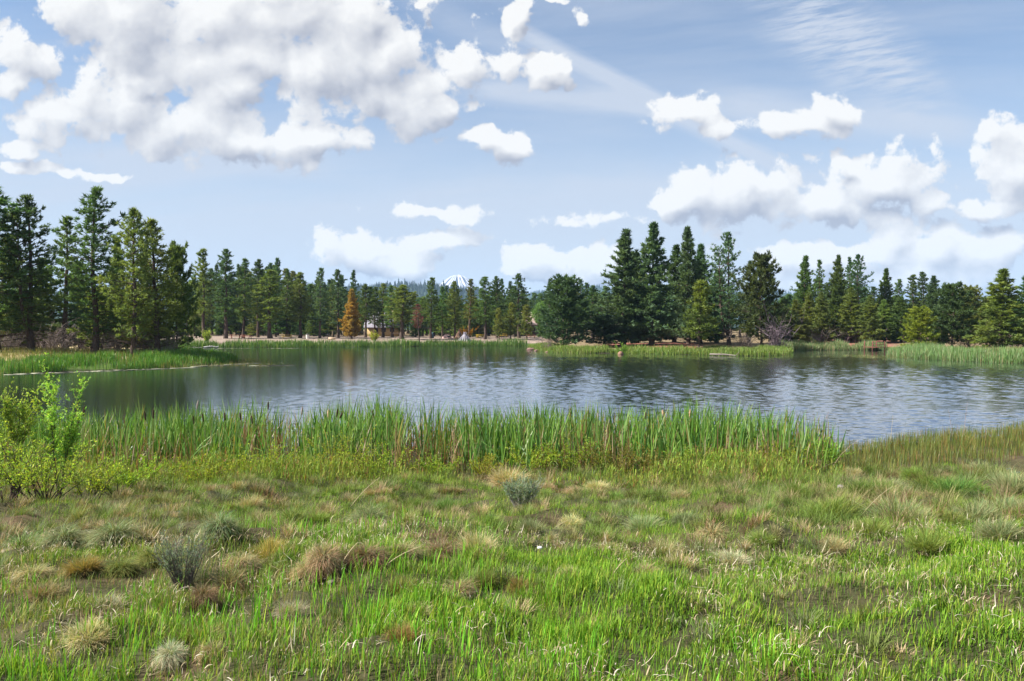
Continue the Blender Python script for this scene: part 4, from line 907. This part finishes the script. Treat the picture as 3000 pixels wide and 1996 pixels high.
for i, (px, py, rad, kd, cl) in enumerate(TU):
    Y = on_ground(px, py - rad * .18); x = PX(px, Y); R = rad / F * Y
    base = '%s %s grass tussock' % (TW[cl], TK[kd]); lab = None
    for nm, lx, ly in sorted(LMARK, key=lambda q: (q[1] - px) ** 2 + ((q[2] - py) * 2) ** 2):
        dx, dy = px - lx, py - ly
        w_ = ('right of ' if dx > 0 else 'left of ') if abs(dx) > abs(dy) * 1.2 else ('in front of ' if dy > 0 else 'behind ')
        for adv in ('just ', '', 'well ', 'far '):
            lab = uniq(base + ', ' + adv + w_ + nm)
            if lab: break
        if lab: break
    o = thing('grass_tussock', lab, 'grass tussock', (x, Y, tz(x, Y) - .02), rr.random() * 6.28, (R * rr.uniform(1.05, 1.75), R * rr.uniform(1.0, 1.5), R * (rr.uniform(.75, 1.05) if kd == 'tall' else rr.uniform(1.0, 1.4))), 'bunch grass tussocks on the near bank')
    k_ = rr.uniform(.85, 1.15)
    link('blades', TUS[kd][i % 3], o, color=[c * k_ for c in TC[cl]])
    mo = link('root_mound', MOUND[i % 2], o, color=(.055, .038, .024)); mo.scale = (1.1, 1.1, 1.5) if kd == 'mat' else (1, 1, 1)

# ------------------------------------------------------------------ sagebrush, willows, shrubs
def woody(seed, stems, H, R, bare, twigs, leaf, leafn, lean=(0, 0), spread=1., upleaf=.6, fine=False, wr=.2, stemr=.008, taper=False):
    """multi-stemmed bush -> (stem arrays, leaf arrays)"""
    r = rng_(seed); A = Acc(); LP, LD = [], []
    for q in range(stems):
        a = r.random() * 6.28; k = np.sqrt(r.random()) * spread; L = H * (.62 + .42 * r.random()) * (1 - .25 * k * (1 if taper else .4))
        b = np.array([math.cos(a), math.sin(a), 0]) * R * .22 * r.random()
        e = np.array([math.cos(a) * k * R / H + lean[0], math.sin(a) * k * R / H + lean[1], 1.])
        u = np.linspace(0, 1, 7); pth = b + e * (u * L * .95)[:, None] + np.cumsum(r.normal(0, .022 * H, (7, 3)), 0) * u[:, None]
        A.add(*tube(pth, stemr * (1 - .8 * u) * (.7 + .6 * r.random()), 5), np.array((1, 1, 1)) * (.7 + .6 * r.random()))
        paths = [pth]
        for z in range(twigs):
            t = bare + (1 - bare) * r.random() * .9; p0 = np.array([np.interp(t, u, pth[:, c]) for c in range(3)])
            d = e * .7 + r.normal(0, .42, 3) + np.array([0, 0, .2]); l2 = H * (.10 + .20 * r.random()) * ((.85 - .6 * t) if taper else 1)
            tw = p0 + d * (np.linspace(0, 1, 4) * l2)[:, None] + r.normal(0, .012 * H, (4, 3)) * np.linspace(0, 1, 4)[:, None]
            A.add(*tube(tw, stemr * .35 * np.linspace(1, .3, 4), 3), np.array((1, 1, 1)) * (.8 + .6 * r.random())); paths.append(tw)
        for j, p_ in enumerate(paths):
            m_ = leafn if j else leafn // 2; t = (bare if j == 0 else .05) + (1 - (bare if j == 0 else .05)) * r.random(m_); uu = np.linspace(0, 1, len(p_))
            LP.append(np.stack([np.interp(t, uu, p_[:, c]) for c in range(3)], 1)); dd = p_[-1] - p_[0]; dd /= np.linalg.norm(dd); LD.append(np.tile(dd, (m_, 1)))
    p = np.concatenate(LP); d = np.concatenate(LD) * upleaf + r.normal(0, .55, (len(p), 3)); d /= np.linalg.norm(d, axis=1, keepdims=True); n = len(p)
    p = p + r.normal(0, .006, (n, 3)); L = leaf * (.55 + .8 * r.random((n, 1))); sd = np.cross(d, r.normal(0, 1, (n, 3))); sd /= np.linalg.norm(sd, axis=1, keepdims=True)
    V = np.stack([p, p + d * L * .45 + sd * L * wr, p + d * L, p + d * L * .45 - sd * L * wr], 1).reshape(-1, 3)
    T = (np.array([[0, 1, 2], [0, 2, 3]])[None] + (np.arange(n) * 4)[:, None, None]).reshape(-1, 3)
    C = np.repeat((.7 + .6 * r.random((n, 1))) * (1 + np.array([.18, .04, 0]) * r.normal(0, 1, (n, 1))), 4, 0)
    return A.mesh('stems', M_TWIG), mesh('leaves', V, T, M_LEAF, C)
def bush(name, label, cat, px, Y, W, col, stemcol, group=None, z=None, rz=0):
    x = PX(px, Y); o = thing(name, label, cat, (x, Y, (tz(x, Y) if z is None else z) - .02), rz, (1, 1, 1), group)
    link('stems', W[0], o, color=stemcol); link('leaves', W[1], o, color=col); return o
Yq = on_ground(1522, 1497)
bush('sagebrush', 'small grey-green sagebrush with bare pale stems in the middle of the bank', 'bush', 1522, Yq, woody(701, 44, .47, .30, .42, 5, .028, 26, (.05, 0), 1., 1.1, wr=.12, stemr=.006), (.21, .29, .19), (.26, .24, .23))
Yq = on_ground(539, 1728)
bush('sagebrush', 'larger dark grey sagebrush with fanned bare stems at lower left', 'bush', 535, Yq, woody(702, 54, .44, .22, .45, 5, .020, 11, (0, 0), 1., 1.2, wr=.12, stemr=.0045), (.15, .20, .14), (.12, .10, .09))
WG = 'leafy willows at the left edge'
WC = (.27, .39, .05); SC = (.075, .055, .045)
for i, (px, Y, H, R, st, lab, tp, ln) in enumerate([(10, 10.9, .85, .9, 22, 'bushy willow with pale green leaves cut off by the left edge', False, (.1, 0)), (135, 11.2, .85, .9, 20, 'bushy willow with dark slanting stems under the tall sapling', False, (.1, 0)),
      (172, 12.2, 2.45, .20, 8, 'tall feathery willow sapling rising above the water, tallest at the left', True, (.02, 0)), (38, 12.0, 2.75, .2, 6, 'second feathery willow sapling at the left edge, shorter', True, (.0, 0)),
      (255, 11.6, .7, .5, 11, 'low willow bush in front of the first cattails', False, (.1, 0)), (345, 12.6, .45, .45, 9, 'low sprawling willow right of the left willows', False, (.1, 0))]):
    bush('willow_bush', lab, 'bush', px, Y, woody(720 + i, st, H, R, 
        .36 if not tp else .5, 12 if not tp else 34, .046 if not tp else .045, 9 if not tp else 20, ln, 1., .8, wr=.17, stemr=.009, taper=tp), WC if not tp else (.31, .45, .075), SC, WG)
SHL = [(380, 13.6, .5, .6, 'rounded yellow-green willow shrub right of the low sprawling willow'), (505, 14.3, .62, .7, 'yellow-green shrub before the thinnest stretch of cattails'), (612, 14.8, .62, .6, 'yellow-green shrub below the slanting grey seed head'), (768, 15.0, .72, .7, 'leafy shrub below the highest seed head'), (855, 15.2, .45, .5, 'low shrub left of the large yellow-green shrub'),
      (1000, 15.2, 1.0, .75, 'large yellow-green shrub, largest along the cattails'), (1100, 15.2, .85, .65, 'yellow-green shrub touching the right of the largest one'), (1285, 15.5, .4, .5, 'low shrub in front of the open gap in the cattails'), (1420, 15.6, .45, .5, 'small shrub behind the straw tussock by the sagebrush'), (1560, 15.6, .5, .5, 'small shrub behind the grey sagebrush'), (1665, 15.7, .7, .6, 'yellow-green shrub halfway along the cattails'), (1795, 15.7, .7, .7, 'olive shrub with rusty twigs in front of cattails'),
      (1930, 15.6, .55, .6, 'low shrub right of the rusty olive shrub'), (2045, 15.6, .55, .6, 'low shrub behind the brown tussocks'), (2195, 16.2, .65, .6, 'shrub left of the last large shrub'), (2310, 16.6, .72, .75, 'broad yellow-green shrub near the right end of the cattails'), (2410, 16.8, .5, .5, 'last small shrub where cattails meet the sedge')]
for i, (px, Y, H, R, lab) in enumerate(SHL):
    bush('willow_shrub', lab, 'bush', px, Y, woody(750 + i, 22, H * 1.05, R * 1.25, .2, 8, .036, 12, (0, 0), 1., .7, wr=.24, stemr=.005), [(.24, .34, .035), (.19, .30, .035), (.24, .27, .035)][(i * 7) % 3] if 'olive' not in lab else (.17, .17, .035), (.12, .06, .04), 'low shrubs along the foot of the cattails')
# dry stalks lying or standing in the grass
DS = [((1023, 1490), (1112, 1400), 'long bent straw stalk left of the tan tussock row'), ((1002, 1650), (1048, 1591), 'straw stalk slanting up from the tan matted tussocks'), ((1112, 1672), (1231, 1604), 'long straw stalk lying across the brown tussocks'), ((1617, 1555), (1676, 1523), 'short straw stalk right of the grey sagebrush'), ((1787, 1700), (1838, 1638), 'dry stalk below the straw tussock'), ((2521, 1518), (2619, 1425), 'pale stalk leaning among the tall green tussocks'), ((2675, 1625), (2605, 1563), 'fine stalk leaning left over the grey tussock'), ((1120, 1640), (1122, 1600), 'upright broken straw stalk over the brown tussock'),
      ((2826, 1275), (2836, 1178), 'tall dead twig standing at the water behind the sedge'), ((2792, 1275), (2780, 1200), 'thin dead twig left of the tall dead twig'), ((2612, 1290), (2618, 1215), 'thin reed stem standing in the water'), ((545, 1545), (555, 1455), 'dry mullein-like stalk left of the tussocks')]
for (a, b, lab) in DS:
    Y = on_ground(*a) if a[1] > 1300 else 21.; p0 = np.array([PX(a[0], Y), Y, ZY(a[1], Y)]); Yb = Y - .05; p1 = np.array([PX(b[0], Yb), Yb, ZY(b[1], Yb)])
    d = p1 - p0; u = np.linspace(0, 1, 6)[:, None]; pth = d * u + np.array([0, 0, .06]) * np.sin(u * 3.14) * np.linalg.norm(d)
    o = link('dry_stalk', Acc_mesh('dry_stalk', tube(pth, np.linspace(.0042, .002, 6), 5), M_TWIG), None, p0, (.40, .33, .20) if 'dead' not in lab else (.30, .22, .17)); tag(o, lab, 'stalk')
def stone(name, label, px, Y, s, col, seed, cat='stone', z=0, group=None):
    r = rng_(seed); th = np.linspace(0, 6.283, 11)[:-1]; V = []
    for k, (q, zz) in enumerate([(.75, -.3), (1, .05), (.88, .42), (.5, .68), (.05, .74)]): V.append(np.stack([np.cos(th) * q * (.82 + .3 * r.random(10)), np.sin(th) * q * (.82 + .3 * r.random(10)), zz + .07 * r.normal(0, 1, 10)], 1))
    i = np.arange(4)[:, None] * 10; j = np.arange(10)[None]; k = (j + 1) % 10
    me = mesh(name, np.concatenate(V) * np.array(s), np.concatenate([np.stack([i + j, i + k, i + 10 + k], -1).reshape(-1, 3), np.stack([i + j, i + 10 + k, i + 10 + j], -1).reshape(-1, 3)]), M_STONE, None, False)
    x = PX(px, Y); return tag(link(name, me, None, (x, Y, max(tz(x, Y), 0) + z), col), label, cat, group)
stone('pebble', 'white pebble lying in the green grass below the sagebrush', 1582, on_ground(1582, 1630), (.028, .02, .02), (.7, .7, .74), 1, z=.07)
stone('stone', 'small dark stone between tussocks left of centre', 970, on_ground(970, 1730), (.035, .03, .025), (.09, .075, .06), 2, z=.05)
stone('stone', 'pale grey stone among tussocks right of the plank', 2467, on_ground(2467, 1438), (.07, .05, .06), (.2, .18, .17), 3, z=.04)
for i, (px, lab) in enumerate([(1556, 'leftmost pinkish rock at the tip of the point'), (1574, 'flat rock beside the leftmost point rock'), (1604, 'small rock at the waterline under the bushy pine')]):
    Y = CAMZ * F / ([1026, 1029, 1033][i] - HZ) + .7; stone('shore_rock', lab, px, Y, ([.75, .5, .3][i], .5, [.4, .25, .2][i]), (.16, .10, .085), 10 + i, 'rock', group='rocks at the tip of the point')
stone('shore_rock', 'reddish rock in the bright grass of the point', 1818, 95.5, (.35, .3, .5), (.2, .12, .08), 14, 'rock')
stone('boulder', 'pale boulder in the grass of the right spit', 2848, 80, (.95, .6, .5), (.52, .44, .36), 15, 'boulder'); stone('boulder', 'smaller tan boulder right of the pale boulder', 2885, 81, (.6, .5, .35), (.5, .42, .3), 16, 'boulder')
stone('boulder', 'pinkish boulder on the far sand left of the stick pile', 1310, 168, (1.1, .8, 1.0), (.55, .36, .33), 17, 'boulder')
Yq = on_ground(2425, 1412); A = Acc(); A.box(-.16, .16, -.03, .03, 0, .05); A.box(-.17, -.11, -.035, .035, .05, .065); A.box(-.05, .165, -.02, .036, .05, .058)
o = tag(link('weathered_plank', A.mesh('weathered_plank', M_WOOD), None, (PX(2425, Yq), Yq, tz(PX(2425, Yq), Yq) + .05), (.32, .22, .18)), 'short weathered plank lying among the tussocks at right', 'plank'); o.rotation_euler = (.1, .12, .3)

# fallen logs and driftwood
def log(name, label, p0, p1, rad, col, branches=3, seed=1, cat='log'):
    r = rng_(seed); p0 = np.array(p0, float); p1 = np.array(p1, float); u = np.linspace(0, 1, 8); pth = (p1 - p0) * u[:, None] + r.normal(0, rad * .35, (8, 3)); A = Acc(); A.add(*tube(pth, rad * (1.1 - .6 * u), 8))
    for q in range(branches):
        j = r.integers(2, 8); d = (p1 - p0) * .1 + r.normal(0, .3, 3) * np.array([1, .6, .6]) + np.array([0, 0, .25]); A.add(*tube([pth[j], pth[j] + d * .5, pth[j] + d + r.normal(0, .08, 3)], [rad * .4, rad * .25, rad * .1], 5))
    return tag(link(name, A.mesh(name, M_WOOD, True), None, p0, col), label, cat)
def at(px, py, z=0.): Y = (CAMZ - z) * F / (py - HZ); return (PX(px, Y), Y, z)
log('driftwood_log', 'pale fallen log lying at the waterline of the point', at(2080, 1037, .22), at(2155, 1042, .10), .10, (.17, .15, .13), 2, 21)
log('driftwood_log', 'pale log slanting down the bank left of the far sand', at(525, 997, .9), at(568, 1008, .5), .2, (.62, .55, .46), 3, 23)
log('driftwood_log', 'bleached branchy driftwood at the far left waterline', at(594, 1018, .1), at(640, 1016, .15), .14, (.6, .56, .5), 7, 24)
log('driftwood_log', 'long thin driftwood stretched along the left inlet', at(450, 1024, .08), at(590, 1019, .1), .1, (.55, .5, .42), 2, 25)
log('driftwood_log', 'bare grey log behind the bushy point pine', at(1720, 1000, .8), at(1752, 994, .95), .15, (.5, .44, .42), 5, 26)
# ------------------------------------------------------------------ things on the far sand
M_PLAIN = simple_mat('painted_board', (1, 1, 1), .7, .25, 3, .2, .1, objcol=True)
def stand(name, label, cat, px, Y, rz=0, group=None, scale=1.): x = PX(px, Y); return thing(name, label, cat, (x, Y, tz(x, Y)), rz, (scale,) * 3, group)
def boxes(name, bs, mat, parent, col):
    A = Acc()
    for b in bs: A.box(*b)
    return link(name, A.mesh(name, mat), parent, None, col)
def picnic(px, Y, col, label, rz=0):
    o = stand('picnic_table', label, 'picnic table', px, Y, rz, 'picnic tables on the far sand'); dk = tuple(c * .45 for c in col)
    boxes('tabletop', [(-1.05, 1.05, -.38 + k * .16, -.24 + k * .16, .72, .77) for k in range(5)], M_WOOD, o, col)
    for s in (-1, 1): boxes('bench', [(-1.05, 1.05, s * .72 - .14, s * .72 + .14, .42, .47)], M_WOOD, o, col)
    for s in (-.75, .75):
        A = Acc(); A.add(*tube([(s, -.7, 0), (s, -.2, .72)], [.06, .06], 4)); A.add(*tube([(s, .7, 0), (s, .2, .72)], [.06, .06], 4)); A.box(s - .03, s + .03, -.8, .8, .37, .42)
        link('leg_frame', A.mesh('leg_frame', M_WOOD), o, None, dk)
for a in [(841, 163, (.42, .30, .09), 'yellowish picnic table standing alone on the far sand', .06), (722, 160, (.33, .12, .08), 'red picnic table among the trunks of the far shore', -.1), (690, 159, (.30, .12, .09), 'low red picnic table left of the other red one', .2), (1555, 170, (.34, .13, .08), 'red picnic table by the right end of the far sand', 0), (1408, 176, (.60, .43, .05), 'bright yellow picnic table behind the stick pile', .05), (1475, 182, (.62, .42, .06), 'yellow-orange picnic table between the small pines', -.1)]: picnic(*a)
o = stand('barbecue_grill', 'dark box grill on a post by the reeds left of the amber tree', 'grill', 961, 156)
boxes('post', [(-.05, .05, -.05, .05, 0, .75)], M_PLAIN, o, (.02, .02, .02)); boxes('firebox', [(-.36, .36, -.25, .25, .75, .80), (-.36, -.32, -.25, .25, .8, 1.05), (.32, .36, -.25, .25, .8, 1.05), (-.32, .32, .21, .25, .8, 1.05)], M_PLAIN, o, (.025, .022, .02)); boxes('grate', [(-.3, .3, -.22 + .07 * k, -.2 + .07 * k, .96, .98) for k in range(7)], M_PLAIN, o, (.06, .06, .06))
o = stand('barbecue_grill', 'small dark grill on a post before the pinkish boulder', 'grill', 1315, 157)
boxes('post', [(-.05, .05, -.05, .05, 0, .6)], M_PLAIN, o, (.02, .02, .02)); boxes('firebox', [(-.3, .3, -.22, .22, .6, .65), (-.3, -.26, -.22, .22, .65, .9), (.26, .3, -.22, .22, .65, .9), (-.26, .26, .18, .22, .65, .9)], M_PLAIN, o, (.02, .02, .02))
o = stand('wooden_post', 'pale upright post left of the amber tree', 'post', 974, 166); boxes('shaft', [(-.09, .09, -.09, .09, 0, 1.5)], M_WOOD, o, (.55, .42, .24)); boxes('cap', [(-.12, .12, -.12, .12, 1.5, 1.56)], M_WOOD, o, (.5, .38, .22))
o = stand('low_wall', 'low tan retaining board behind the reeds beside the grill', 'wall', 972, 157); boxes('board', [(-.7, .7, -.05, .05, 0, .4)], M_WOOD, o, (.55, .40, .27)); boxes('stake', [(-.6, -.5, .05, .13, 0, .5), (.5, .6, .05, .13, 0, .5)], M_WOOD, o, (.4, .3, .2))
o = stand('waste_bin', 'pale bin with dark lid casting a shadow on the far sand', 'bin', 901, 160)
A = Acc(); A.add(*tube([(0, 0, 0), (0, 0, .1), (0, 0, .85)], [.27, .28, .33], 14)); link('body', A.mesh('body', M_PLAIN, True), o, None, (.62, .58, .52)); A = Acc(); A.add(*tube([(0, 0, .85), (0, 0, .93), (0, 0, 1.02), (0, 0, 1.04)], [.37, .37, .2, .01], 14)); link('lid', A.mesh('lid', M_PLAIN, True), o, None, (.05, .05, .06))
o = stand('park_bin', 'dark blue bin standing among trunks left of the snowy peak', 'bin', 1267, 172)
A = Acc(); A.add(*tube([(0, 0, 0), (0, 0, .1), (0, 0, .95)], [.26, .3, .32], 14)); link('body', A.mesh('body', M_PLAIN, True), o, None, (.03, .07, .11)); A = Acc(); A.add(*tube([(0, 0, .95), (0, 0, 1.1), (0, 0, 1.25), (0, 0, 1.27)], [.34, .33, .18, .01], 14)); link('lid', A.mesh('lid', M_PLAIN, True), o, None, (.05, .10, .14))
def stick_pile(px, Y, H, R, n, cols, label, seed):
    r = rng_(seed); o = stand('stick_pile', label, 'stick pile', px, Y)
    for c in cols:
        A = Acc()
        for q in range(n):
            a = r.random() * 6.28; b = np.array([math.cos(a) * R * (.8 + .3 * r.random()), math.sin(a) * R * (.8 + .3 * r.random()), 0]); t = np.array([r.normal(0, .1), r.normal(0, .1), H * (.9 + .25 * r.random())])
            A.add(*tube([b, b * .5 + t * .5 + r.normal(0, .05, 3), t - b * .12], [.06, .05, .03], 5))
        link('branches', A.mesh('branches', M_WOOD), o, None, c)
stick_pile(1362, 155, 1.55, 1.25, 26, [(.12, .11, .15), (.5, .48, .52)], 'tent-shaped pile of dark and bleached sticks on the far sand', 41)
stick_pile(1345, 165, 1.7, 1.0, 24, [(.10, .075, .06), (.25, .15, .10)], 'dark brown pile of branches behind the tent-shaped pile', 42)
bush('rust_shrub', 'rusty orange dry shrub above the stick piles', 'bush', 1366, 172, woody(790, 20, 2.3, 1.9, .3, 8, .16, 16, wr=.3, stemr=.02), (.36, .15, .03), (.1, .06, .04))
bush('leafy_shrub', 'bright yellow-green shrub at the waterline left of the red table', 'bush', 607, 141, woody(791, 16, 2.3, .9, .1, 9, .16, 16, wr=.25, stemr=.015), (.24, .36, .05), (.1, .08, .05))
bush('leafy_shrub', 'yellow shrub in the reeds in front of the cabin', 'bush', 1097, 150, woody(792, 16, 1.9, 1.2, .1, 8, .16, 16, wr=.25, stemr=.015), (.32, .36, .05), (.1, .08, .05))
bush('leafy_shrub', 'bright green shrub at the water below the bare-trunked point pine', 'bush', 1818, 97, woody(793, 16, 1.9, .8, .1, 9, .12, 18, wr=.22, stemr=.012), (.17, .30, .05), (.1, .08, .05))
# buildings behind the far trees
M_SHING = simple_mat('shingles', (1, 1, 1), .85, .2, 2.2, .35, .5, (1, 1, 5), objcol=True)
def cabin(px, Y, w, d, wallh, roofh, eave, wc, rc, label, doorx, winx, rz=0):
    o = stand('cabin', label, 'cabin', px, Y, rz); hw, hd = w / 2, d / 2
    A = Acc(); A.box(-hw, hw, -hd, hd, -.3, wallh)
    for s in (-1, 1): A.add([(s * hw, -hd, wallh), (s * hw, hd, wallh), (s * hw, 0, wallh + roofh * .93), (s * (hw - .1), -hd, wallh), (s * (hw - .1), hd, wallh), (s * (hw - .1), 0, wallh + roofh * .93)], [(0, 1, 2), (3, 5, 4), (0, 2, 5), (0, 5, 3), (1, 4, 5), (1, 5, 2)])
    link('wall', A.mesh('wall', M_PLAIN), o, None, wc)
    A = Acc(); k = roofh / hd
    for s in (-1, 1):
        e = hd + eave; z0 = wallh - eave * k; th = .14
        A.add([(-hw - eave, s * e, z0), (hw + eave, s * e, z0), (hw + eave, 0, wallh + roofh), (-hw - eave, 0, wallh + roofh), (-hw - eave, s * e, z0 + th), (hw + eave, s * e, z0 + th), (hw + eave, 0, wallh + roofh + th), (-hw - eave, 0, wallh + roofh + th)],
              [(0, 1, 2), (0, 2, 3), (4, 6, 5), (4, 7, 6), (0, 5, 1), (0, 4, 5), (1, 5, 6), (1, 6, 2), (3, 7, 4), (3, 4, 0)])
    rf = link('roof', A.mesh('roof', M_SHING), o, None, rc)
    boxes('chimney', [(hw * .45, hw * .45 + .7, .2, .9, wallh + roofh * .5, wallh + roofh + .9)], M_STONE, rf, (.3, .22, .18))
    dr = boxes('door', [(doorx - .5, doorx + .5, -hd - .05, -hd - .01, 0, 2.1)], M_PLAIN, o, (.05, .035, .03)); boxes('handle', [(doorx + .34, doorx + .42, -hd - .1, -hd - .05, 1, 1.08)], M_PLAIN, dr, (.4, .4, .4))
    for x in winx:
        f = boxes('window', [(x - .6, x + .6, -hd - .045, -hd - .015, 1.0, 2.1)], M_PLAIN, o, (.35, .28, .2)); boxes('pane', [(x - .5, x + .5, -hd - .05, -hd - .047, 1.1, 2.0)], M_PLAIN, f, (.03, .035, .045))
    return o
cabin(1128, 192, 7.4, 6.5, 2.7, 2.9, .7, (.40, .29, .14), (.22, .21, .25), 'tan cabin with grey shingled roof half hidden right of the amber tree', -1.6, [0.2, 2.2])
cabin(1548, 204, 7.5, 7, 3.0, 2.7, .6, (.10, .08, .07), (.55, .40, .35), 'dark walled cabin with pinkish roof at the right end of the far sand', -1.4, [1.2])
o = stand('fishing_dock', 'small reddish wooden dock with railing on the right inlet', 'dock', 2562, 113)
o.location.z = 0
boxes('deck', [(-.9, .9, -1.4 + k * .2, -1.22 + k * .2, .45, .5) for k in range(14)], M_WOOD, o, (.17, .065, .05))
for x in (-.85, .85):
    for y in (-1.3, 1.2): boxes('post', [(x - .06, x + .06, y - .06, y + .06, -.6, 1.35)], M_WOOD, o, (.13, .05, .04))
boxes('railing', [(-.79, .79, -1.36, -1.30, 1.2, 1.28), (-.79, .79, -1.36, -1.30, .85, .92)], M_WOOD, o, (.17, .065, .05))

# ------------------------------------------------------------------ air between here and the far hills
m, N, out = mat_new('haze_air')
pv = N.node('ShaderNodeVolumePrincipled'); pv.inputs['Color'].default_value = (.42, .66, 1, 1); pv.inputs['Density'].default_value = 7.5e-5; pv.inputs['Anisotropy'].default_value = .0
N.l.new(pv.outputs[0], out.inputs['Volume'])
A = Acc(); A.box(-9200, 9200, -3200, 12300, -6, 420)
tag(link('haze', A.mesh('haze', m)), 'thin blue haze in front of the far hills', 'haze', kind='stuff')
